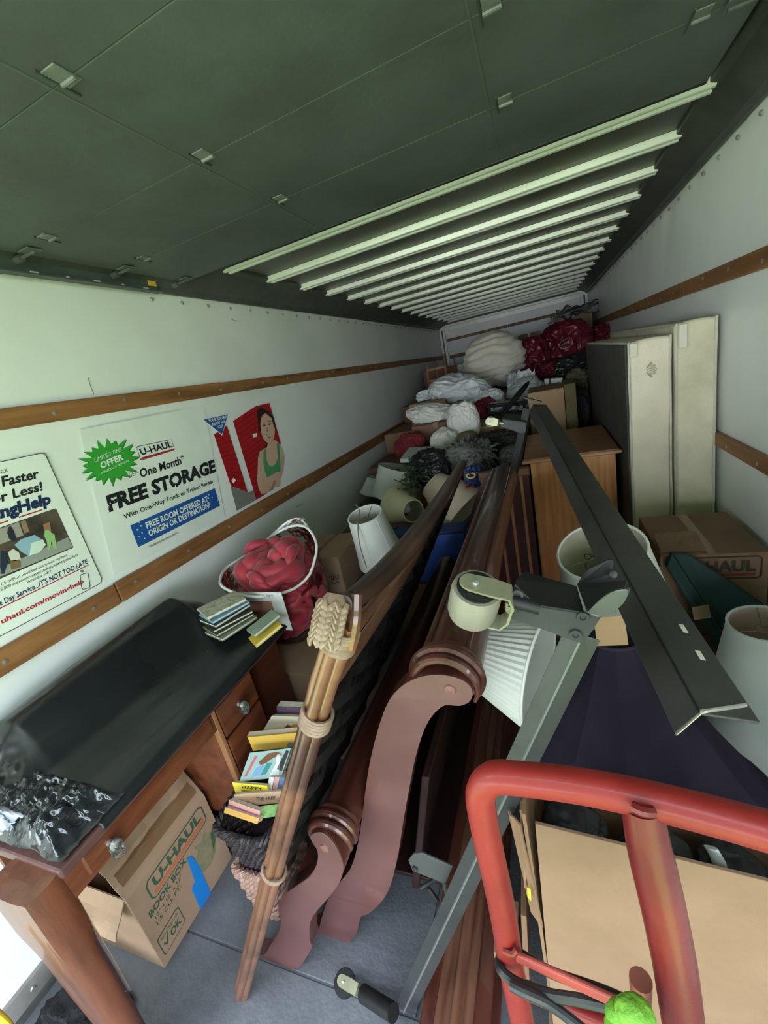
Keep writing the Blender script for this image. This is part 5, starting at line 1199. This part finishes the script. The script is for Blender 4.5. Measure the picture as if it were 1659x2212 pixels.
# ------------------------------------------------------------------ the pile in the far half
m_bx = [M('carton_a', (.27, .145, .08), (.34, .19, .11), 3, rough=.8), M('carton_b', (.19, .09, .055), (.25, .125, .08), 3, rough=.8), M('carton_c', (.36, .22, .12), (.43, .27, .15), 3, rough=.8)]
def cart(label, x0, x1, y0, y1, z0, z1, k=0, **kw):
    return carton('cardboard_box', label, (x0, y0, z0), (x1-x0, 0, 0), (0, y1-y0, 0), (0, 0, z1-z0), m_bx[k], **kw)
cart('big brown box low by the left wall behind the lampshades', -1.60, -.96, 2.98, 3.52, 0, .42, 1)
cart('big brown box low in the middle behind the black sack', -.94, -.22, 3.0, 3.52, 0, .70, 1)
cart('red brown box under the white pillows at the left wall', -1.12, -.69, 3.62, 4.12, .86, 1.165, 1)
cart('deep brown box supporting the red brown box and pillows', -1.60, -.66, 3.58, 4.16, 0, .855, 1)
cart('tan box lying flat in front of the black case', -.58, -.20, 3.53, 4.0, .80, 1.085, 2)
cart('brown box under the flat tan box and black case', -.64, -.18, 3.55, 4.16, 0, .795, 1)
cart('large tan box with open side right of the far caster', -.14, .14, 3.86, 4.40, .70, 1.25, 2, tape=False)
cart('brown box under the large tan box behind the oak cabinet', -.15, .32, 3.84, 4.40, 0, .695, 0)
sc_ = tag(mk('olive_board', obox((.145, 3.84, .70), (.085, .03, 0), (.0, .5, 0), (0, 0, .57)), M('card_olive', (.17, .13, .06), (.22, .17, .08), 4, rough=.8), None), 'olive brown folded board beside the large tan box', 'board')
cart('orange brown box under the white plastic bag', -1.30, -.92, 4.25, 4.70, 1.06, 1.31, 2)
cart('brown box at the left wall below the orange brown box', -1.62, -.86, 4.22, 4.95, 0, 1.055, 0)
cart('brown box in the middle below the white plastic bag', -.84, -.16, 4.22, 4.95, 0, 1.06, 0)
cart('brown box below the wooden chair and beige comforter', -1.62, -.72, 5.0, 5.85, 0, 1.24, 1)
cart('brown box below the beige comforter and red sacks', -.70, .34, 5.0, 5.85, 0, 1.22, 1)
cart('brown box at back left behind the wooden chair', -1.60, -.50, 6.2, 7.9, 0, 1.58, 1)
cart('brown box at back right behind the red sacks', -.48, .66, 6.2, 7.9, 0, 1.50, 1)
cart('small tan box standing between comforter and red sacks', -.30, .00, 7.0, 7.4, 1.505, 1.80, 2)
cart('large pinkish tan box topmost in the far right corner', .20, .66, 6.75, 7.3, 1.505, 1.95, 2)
m_tb = M('torn_black', (.012, .012, .012), (.03, .03, .03), 9, rough=.4)
def rag(label, c, w, h, seed, mat, nm='torn_sheet', cat='plastic scrap', dy=.15):
    c = V(c)
    g = grid(lambda u, v: c+V(((u-.5)*w, dy*(noise.noise(V((u*3, v*3, seed)))), (v-.5)*h*(1+.8*noise.noise(V((u*6, seed, 3))))+.02*noise.noise(V((u*14, v*5, seed))))), 40, 10)
    return tag(mk(nm, g, mat, None, smooth=True, solid=.003), label, cat)
rag('ragged black plastic lying over the topmost far right box', at(1248, 670, y=6.72), .52, .13, 3, m_tb, dy=.02)
tag(mk('tangle', join(*[tube(cr([at(1195, 690, y=6.7)+V((.12*noise.noise(V((k, j*.9, 1))), .05*noise.noise(V((k, j, 5))), .12*noise.noise(V((k, j*.8, 9))))) for j in range(7)], 4), .006, 5) for k in range(5)]), M('tangle_grey', (.20, .19, .15), rough=.6), None), 'tangle of grey wire hanging at the left of the far right box', 'wire')
# sacks, pillows and linens
m_fl = M('comforter_beige', (.66, .58, .48), (.74, .67, .57), 5, rough=.85, bump=.25, bscale=22, sheen=.3)
m_wp = M('plastic_white', (.70, .71, .72), (.80, .81, .81), 6, rough=.33, bump=.5, bscale=16)
m_pl = M('pillow_white', (.70, .66, .61), (.78, .75, .70), 5, rough=.85, bump=.15, bscale=30)
m_rp = M('sack_red', (.10, .006, .014), (.20, .018, .032), 5, rough=.28, bump=.5, bscale=14)
m_bk = M('sack_black', (.010, .010, .011), (.022, .022, .024), 5, rough=.25, bump=.55, bscale=16)
SOFT = []
def soft(nm, label, cat, px, py, y, rx, ry, rz, mat, seed=0, amp=.14, fold=.08, ff=4.5, ang=0, n=6, flat_z=None, grp=None, sq=.9):
    c = at(px, py, y=y)
    cre = {'refuse_sack': .13, 'plastic_bag': .15}.get(nm, 0)
    return tag(mk(nm, blob(c, (rx, ry, rz), Matrix.Rotation(ang, 3, 'Y'), amp, 1.8, fold, ff, seed, n, sq, flat_z, cre, 2.4), mat, None, smooth=True, angle=180), label, cat, grp)
# beige comforter: a big rolled bundle with ridged folds
cc = at(1064, 778, y=5.35)
def comf(c, s, seed):
    vs, fs = ico(6); out = []; m = Matrix.Rotation(math.radians(-14), 3, 'Y')
    for p in vs:
        q = V([math.copysign(abs(t)**.86, t) for t in p])
        r = math.hypot(p.x*.9+.15, p.z*1.1-.1)
        d = 1+.07*noise.noise(p*1.6+V((seed, 0, 0)))+.040*math.sin(p.z*26+p.x*7+4*noise.noise(p*1.4))*(1-.5*abs(p.z))*(1-.4*abs(p.z))+.03*(.5-abs(noise.noise(p*5)))
        if p.z < -.55: d *= 1+.10*math.sin(p.x*9)
        q = m @ V((q.x*s[0]*d*(1.02-.20*max(0, p.z)), q.y*s[1]*d, q.z*s[2]*d)); out.append(V(c)+q)
    return out, fs
cf_ = tag(mk('rolled_comforter', comf(cc, (.345, .30, .315), 2), m_fl, None, smooth=True, angle=180), 'big beige ribbed comforter bundle on top of the far pile', 'comforter')
soft('plastic_bag', 'large white plastic sack below the beige comforter', 'bag', 992, 845, 4.55, .27, .25, .15, m_wp, 4, .22, .12, 2.0, ang=.12)
kn = at(918, 856, y=4.45)
tag(mk('knotted_bag_end', blob(kn, (.065, .05, .045), None, .3, 3, .4, 5, 8, 5), m_wp, None, smooth=True), 'small knotted end of white plastic at the left of the white sack', 'bag')
soft('plastic_bag', 'small white sack with reddish print right of the white plastic sack', 'bag', 1058, 862, 4.32, .11, .12, .09, m_wp, 9, .25, .14, 2.2)
soft('pillow', 'long white pillow lying on the red brown box', 'pillow', 938, 895, 3.90, .23, .18, .10, m_pl, 5, .15, .08, 4, ang=.18)
soft('pillow', 'white pillow hanging down right of the red brown box', 'pillow', 1002, 912, 3.50, .125, .085, .16, m_pl, 6, .16, .08, 4)
soft('pillow', 'white pillow standing pointed in front of the red brown box', 'pillow', 962, 962, 3.38, .125, .10, .13, m_pl, 7, .2, .06, 3)
rag('frilled white lace edge hanging from the long pillow', at(915, 932, y=3.82), .16, .05, 6, m_wp, 'lace_edge', 'lace')
soft('red_cloth', 'dark red cloth heaped by the left wall behind the white drum shade', 'cloth', 888, 965, 3.48, .13, .12, .11, M('cloth_red', (.16, .010, .018), (.23, .02, .03), 5, rough=.8), 10, .2, .1)
soft('maroon_cloth', 'maroon cloth below the small white sack', 'cloth', 1040, 884, 4.10, .12, .12, .07, M('cloth_maroon', (.14, .010, .020), (.22, .022, .036), 5, rough=.8), 11, .2, .14, ang=-.5)
soft('grey_cloth', 'pale grey cloth beside the black umbrella', 'cloth', 1132, 850, 4.52, .17, .13, .12, M('cloth_grey', (.36, .37, .36), (.46, .46, .45), 5, rough=.8), 12, .2, .14, ang=-.35)
rag('pale crumpled plastic sheet right of the beige comforter', at(1125, 820, y=4.7), .28, .16, 14, m_wp, 'plastic_sheet')
u0, u1 = at(1080, 901, y=3.64), at(1140, 828, y=3.96)
um = thing('umbrella', 'black folded umbrella lying across the white bags', 'umbrella', u0)
mk('canopy', lathe([(.008, 0), (.022, .10), (.026, .30), (.020, .42), (.008, .46)], u0, u1-u0, 14), m_bk, um, smooth=True)
mk('handle', tube([u0-(u1-u0).normalized()*.09, u0], .010, 8), m_frb, um); mk('tip', tube([u0+(u1-u0).normalized()*.46, u0+(u1-u0).normalized()*.53], .006, 8), m_steel, um)
sk_ = at(1092, 880, y=3.92)
sc2 = thing('black_case', 'black soft case lying behind the far caster', 'case', sk_)
mk('body', cbox(sk_, (.32, .22, .10), rot(.15, 0, .1)), m_bk, sc2, bevel=.03); mk('carry_strap', tube(cr([sk_+V((-.1, -.11, .02)), sk_+V((-.04, -.15, .05)), sk_+V((.06, -.15, .04)), sk_+V((.12, -.11, .01))], 5), .008, 6), m_frb, sc2)
for (px, py, y, a, b, c, sd, lab) in ((1152, 772, 5.55, .16, .2, .19, 21, 'shiny dark red sack right of the beige comforter'), (1222, 744, 5.75, .25, .24, .23, 23, 'largest shiny dark red sack in the far right corner'), (1300, 733, 5.95, .16, .2, .15, 25, 'dark red sack sagging behind the box spring'), (1190, 800, 5.2, .13, .12, .08, 27, 'lowest dark red sack just above the white tissue box')):
    soft('refuse_sack', lab, 'sack', px, py, y, a, b, c, m_rp, sd, .22, .12, 1.9)
soft('refuse_sack', 'black sack below the dark red sacks beside the box spring', 'sack', 1240, 792, 4.85, .17, .14, .11, m_bk, 29, .2, .12, 2.0)
tb_ = at(1196, 823, y=4.6)
tb2 = thing('tissue_box', 'white tissue box with dark strap below the black sack', 'tissue box', tb_); mk('carton', cbox(tb_, (.165, .10, .055), rot(-.1, 0, .12)), flat('tissue_white', (.78, .78, .77)), tb2, bevel=.004); mk('strap', cbox(tb_+V((-.03, -.004, .002)), (.018, .105, .062), rot(-.1, 0, .12)), m_frb, tb2)
soft('olive_cloth', 'olive cloth stuffed between tissue box and box spring', 'cloth', 1250, 838, 4.5, .13, .16, .16, M('cloth_olive', (.085, .075, .035), (.13, .12, .06), 6, rough=.85), 33, .2, .12)
soft('dark_cloth', 'dark clothes stuffed beside the box spring under the olive cloth', 'cloth', 1254, 890, 4.15, .075, .12, .19, M('cloth_dark', (.02, .018, .018), (.045, .04, .038), 8, rough=.8), 34, .2, .12)
soft('grey_ball', 'small grey green cushion low beside the box spring', 'cushion', 1246, 908, 4.0, .045, .06, .06, M('cushion_grey', (.20, .20, .15), rough=.8), 35, .1, .05, n=4)
soft('khaki_hat', 'khaki cloth cap on the dark clothes heap', 'cap', 1010, 944, 3.32, .07, .07, .045, M('cap_khaki', (.16, .13, .075), (.22, .18, .11), 9, rough=.85), 36, .12, .06, n=5)
soft('dark_clothes', 'black clothes heaped in front of the flat tan box', 'clothes', 1072, 966, 3.22, .17, .12, .10, M('cloth_dark', (.02, .018, .018)), 37, .25, .2, 4)
soft('dark_clothes', 'heap of charcoal clothes right of the black clothes behind the roll', 'clothes', 1106, 988, 2.90, .075, .10, .07, M('cloth_char', (.05, .045, .045), (.09, .085, .08), 12, rough=.85), 38, .25, .2, 4)
# furry throw: tufted lump
fc_ = at(1012, 985, y=2.88)
g_ = blob(fc_, (.145, .13, .10), None, .2, 2, .12, 5, 40, 5)
rf = random.Random(9); tf = []
for i in range(0, len(g_[0]), 14):
    p = g_[0][i]; d = (p-fc_).normalized()+V((rf.uniform(-.5, .5), rf.uniform(-.5, .5), rf.uniform(-.7, .3)))
    tf.append(tube([p, p+d*.022, p+d*.035+V((0, 0, -.014))], [.008, .006, .001], 5))
ft = tag(mk('furry_throw', g_, M('fur_grey', (.035, .032, .030), (.17, .16, .15), 7, rough=.9), None, smooth=True), 'black and grey furry throw heaped at the far end of the cane rail', 'throw')
stuff(mk('fur', join(*tf), MATS['fur_grey'], ft))
soft('refuse_sack', 'round black sack behind the peach lampshade', 'sack', 932, 1016, 2.80, .135, .13, .14, m_bk, 42, .12, .07, 2.4)
tag(mk('white_board', obox(at(865, 1000, y=3.0), at(958, 996, y=2.98)-at(865, 1000, y=3.0), (0, .28, .03), (0, 0, .030)), M('foam_white', (.52, .55, .52), rough=.6), None, bevel=.004), 'pale flat board lying behind the large white drum lampshade', 'board')
# ball of blue film with a yellow ring
bb_ = at(1023, 1028, y=2.55)
bl2 = thing('blue_package', 'small blue film package with yellow ring beside the sleigh roll', 'package', bb_)
mk('film', blob(bb_, (.052, .05, .062), None, .2, 2.5, .16, 5, 44, 5), M('film_blue', (.012, .025, .11), (.03, .05, .18), 9, rough=.15, bump=.5, bscale=40), bl2, smooth=True)
mk('yellow_ring', tube([bb_+V((.026*math.cos(q)-.005, -.056+.01*math.sin(q), .018+.012*math.sin(q))) for q in [2*PI*i/20 for i in range(20)]], .005, 6, closed=True), m_yellow, bl2)
tag(mk('red_scrap', obox(at(1005, 1056, y=2.46), (.05, 0, .006), (0, .04, 0), (0, 0, .006)), m_red, None), 'small red scrap under the blue film package', 'scrap')
# ivy
iv = thing('ivy', 'dark green artificial ivy between white drum and black sack', 'plant', at(888, 1065, y=2.82))
ri = random.Random(4); ml = [M('leaf_dark', (.012, .03, .012), (.03, .06, .025), 20, rough=.5), M('leaf_mid', (.03, .06, .03), (.06, .10, .05), 20, rough=.5)]
lm = None
for k in range(6):
    b0 = at(888, 1060, y=2.60); P = cr([b0, b0+V((ri.uniform(-.06, .06), -.02, .06)), b0+V((ri.uniform(-.11, .10), -.03, ri.uniform(.05, .17)))], 4)
    mk('stem', tube(P, .002, 5), ml[0], iv)
for k in range(90):
    c = at(ri.gauss(886, 12), ri.gauss(1034, 18), y=2.60+ri.uniform(-.04, .04)); a, b_ = ri.uniform(0, 6.28), ri.uniform(-.9, .9); s = ri.uniform(.014, .024)
    m = Matrix.Translation(c) @ Matrix.Rotation(a, 4, 'Z') @ Matrix.Rotation(b_, 4, 'X')
    if k < 2 or lm is None:
        pts = [(0, -1, 0), (.7, -.5, .1), (.55, 0, .2), (.9, .3, .1), (.3, .4, .25), (0, 1.1, 0), (-.3, .4, .25), (-.9, .3, .1), (-.55, 0, .2), (-.7, -.5, .1)]
        g = ([V(p) for p in pts], [(0, 1, 2, 4, 6, 8, 9), (2, 3, 4), (6, 7, 8), (4, 5, 6)])
        o = mk('leaf', g, ml[k % 2], iv); lm = o.data; lms = (lm if k == 0 else lms[0], lm) if k else (lm, lm)
    else:
        o = bpy.data.objects.new('leaf', lms[k % 2] if k > 1 else lm); C.objects.link(o); adopt(o, iv)
    o.matrix_local = Matrix.Identity(4); o.matrix_basis = m @ Matrix.Scale(s, 4)
# blue tote
t0, t1 = at(843, 1160, y=2.27), at(1003, 1142, y=2.27)
tt = thing('blue_tote', 'bright blue fabric tote with dark piping and straps under the cream drum', 'tote bag', ((t0.x+t1.x)/2, 2.3, .38))
m_bl = M('tote_blue', (.035, .085, .42), (.055, .12, .52), 8, rough=.6); m_blp = flat('tote_piping', (.012, .02, .06), .5)
bx0, bx1, by0, by1, bz0, bz1 = t0.x+.005, t1.x, 2.27, 2.41, .36, t0.z
mk('body', join(boxg((bx0, by0, bz0), (bx1, by1, bz1))), m_bl, tt, bevel=.018)
mk('lid', boxg((bx0-.004, by0-.004, bz1-.004), (bx1+.004, by1+.004, bz1+.014)), M('tote_lid', (.02, .045, .20), rough=.6), tt, bevel=.008)
for x in (bx0+.004, bx1-.004):
    mk('piping', tube(cr([V((x, by0-.004, bz0+.01)), V((x, by0-.006, bz1)), V((x, by1, bz1+.01))], 4), .006, 6), m_blp, tt)
mk('piping', tube([V((bx0, by0-.005, bz1)), V((bx1, by0-.005, bz1))], .006, 6), m_blp, tt)
mk('mesh_pocket', boxg((bx0+.11, by0-.005, bz1-.20), (bx0+.15, by0-.001, bz1)), flat('tote_brown', (.10, .075, .06)), tt)
mk('carry_strap', tube(cr([V((bx0+.20, by0-.006, bz1-.02)), V((bx0+.20, by0-.03, bz1+.02)), V((bx0+.25, by0-.03, bz1+.03)), V((bx0+.26, by0-.006, bz1-.10))], 5), .007, 6, asp=.5), m_blp, tt)
cart('brown box holding up the blue tote behind the rattan headboard', -.98, -.46, 2.26, 2.70, 0, .355, 1)
cart('brown box under the white bell and cream drum lampshades', -1.58, -1.0, 2.45, 2.95, 0, .55, 1)
# wooden chair laid upside the left wall
m_ch = M('chair_oak', (.20, .085, .03), (.30, .14, .055), 3, rough=.45, stretch=(8, 8, 1))
cb_ = at(940, 850, y=5.15)
chh = thing('wooden_chair', 'honey brown spindle back chair standing on the far pile by the left wall', 'chair', (cb_.x, 5.15, 1.245))
x0c, x1c, zt = at(921, 800, y=5.15).x, at(962, 800, y=5.15).x, at(958, 768, y=5.15).z
yb = 5.15
for x, top in ((x0c, zt-.03), (x1c, zt+.02)):
    mk('back_post', tube([V((x, yb, 1.245)), V((x, yb+.02, 1.5)), V((x, yb+.06, top))], [.017, .016, .012], 10), m_ch, chh, smooth=True)
for z, h in ((1.60, .03), (1.475, .028), (1.375, .022), (1.285, .02)):
    mk('cross_rail', obox((x0c, yb+.005, z-h/2), (x1c-x0c, 0, 0), (0, .018, 0), (0, 0, h)), m_ch, chh, bevel=.003)
for k in range(6):
    x = x0c+(x1c-x0c)*(k+1)/7
    mk('spindle', tube([V((x, yb+.014, 1.375)), V((x, yb+.018, 1.475))], .007, 8), m_ch, chh, smooth=True)
mk('seat', obox((x0c-.01, yb+.02, 1.262), (x1c-x0c+.02, 0, 0), (0, .36, 0), (0, 0, .03)), m_ch, chh, bevel=.008)
for x in (x0c+.02, x1c+.03):
    mk('leg', tube([V((x, yb+.36, 1.245)), V((x+.02, yb+.40, 1.68))], [.016, .011], 10), m_ch, chh, smooth=True)
mk('stretcher', tube([V((x0c+.03, yb+.37, 1.48)), V((x1c+.04, yb+.37, 1.50))], .010, 8), m_ch, chh, smooth=True)
# odds and ends at the near left corner
tag(mk('black_fleece', blob(at(175, 2205, z=.03), (.13, .085, .045), None, .3, 2.5, .18, 5, 50, 5, flat_z=.03), M('fleece_black', (.008, .008, .010), (.02, .02, .024), 30, rough=.95, bump=.6, bscale=90), None, smooth=True), 'black fleece lying on the floor behind the desk leg', 'cloth')
tag(mk('yellow_strap', tube(cr([at(-60, 2150, x=-1.36), at(-6, 2190, x=-1.34), at(22, 2225, x=-1.33), at(30, 2300, x=-1.32)], 5), .018, 12, asp=.45), M('strap_yellow', (.75, .50, .03), rough=.5), None, smooth=True), 'yellow webbing strap at the bottom left edge by the desk leg', 'strap')
# ------------------------------------------------------------------ unseen trees added behind the truck to block the high sky
m_crown = M('crown_leaves', (.018, .045, .010), (.05, .10, .025), 5, rough=.8, bump=.5, bscale=8); m_trunk = M('trunk_bark', (.07, .05, .035), (.12, .09, .06), 8, rough=.9)
for k, (x, y, r, hz) in enumerate(((-.4, -4.9, 2.7, 2.1), (-6.6, -4.6, 2.7, 2.2), (5.9, -4.8, 2.7, 2.2), (-.3, -11.4, 2.7, 2.3))):
    t = thing('tree', ['broad leafy tree nearest the truck doorway outside', 'broad leafy tree outside at the left of the doorway', 'broad leafy tree outside at the right of the doorway', 'broad leafy tree outside farthest from the doorway'][k % 4], 'tree', (x, y, -1))
    mk('trunk', tube([V((x, y, -1)), V((x+.1, y, 1)), V((x, y+.1, hz+.3))], [.28, .22, .16], 12), m_trunk, t, smooth=True)
    rt_ = random.Random(60+k); gs = []
    for j in range(16):
        q = rt_.uniform(0, 6.28); d = r*math.sqrt(rt_.random())*.8
        gs.append(blob((x+d*math.cos(q), y+d*math.sin(q), hz+1.1+rt_.uniform(-.1, .8)), (r*.42, r*.42, 1.0), None, .25, 2, .15, 5, j+k*20, 4))
    mk('crown', join(*gs), m_crown, t, smooth=True)

# ------------------------------------------------------------------ let the soft things rest against their neighbours instead of passing through them
from mathutils.bvhtree import BVHTree
SOFT_NAMES = ('comforter', 'rolled_comforter', 'plastic_bag', 'knotted_bag_end', 'pillow', 'red_cloth', 'maroon_cloth', 'grey_cloth', 'refuse_sack', 'olive_cloth', 'dark_cloth', 'grey_ball', 'khaki_hat',
              'dark_clothes', 'furry_throw', 'black_fleece', 'purple_cloth', 'cloth_bundle', 'plastic_film')
bpy.context.view_layer.update()
def stem_(n): return n.split('.')[0]
tops = [o for o in S.objects if o.parent is None and o.get('category') and o.get('category') != 'tree']
def parts_of(o):
    r = [o] if o.type == 'MESH' else []
    for c in o.children: r += parts_of(c)
    return r
info = {}
def record(o):
    vs, ps = [], []
    for q in parts_of(o):
        b = len(vs); mw = q.matrix_world; vs += [mw @ v.co for v in q.data.vertices]; ps += [tuple(i+b for i in p.vertices) for p in q.data.polygons]
    lo = V([min(v[i] for v in vs) for i in range(3)]); hi = V([max(v[i] for v in vs) for i in range(3)])
    info[o.name] = (BVHTree.FromPolygons(vs, ps), lo, hi)
soft_ = [o for o in tops if stem_(o.name) in SOFT_NAMES and o.type == 'MESH']
for o in tops:
    if o not in soft_: record(o)
for o in soft_:
    me = o.data; mw = o.matrix_world; vs = [mw @ v.co for v in me.vertices]
    c = sum(vs, V((0, 0, 0)))/len(vs); vs0 = vs[:]
    lo = V([min(v[i] for v in vs) for i in range(3)]); hi = V([max(v[i] for v in vs) for i in range(3)])
    near = [bv for bv, l2, h2 in info.values() if not any(lo[i] > h2[i] or hi[i] < l2[i] for i in range(3))]
    for k, v in enumerate(vs):
        d = v-c; L_ = d.length
        if L_ < 1e-6: continue
        u = d/L_; m_ = L_
        for bv in near:
            co, nr, ix, t = bv.ray_cast(c, u, m_+.012)
            if co is not None: m_ = min(m_, max(.012, t-.012))
        vs[k] = c+u*m_
    im = mw.inverted()
    for k, v in enumerate(vs): me.vertices[k].co = im @ v
    me.update(); record(o)
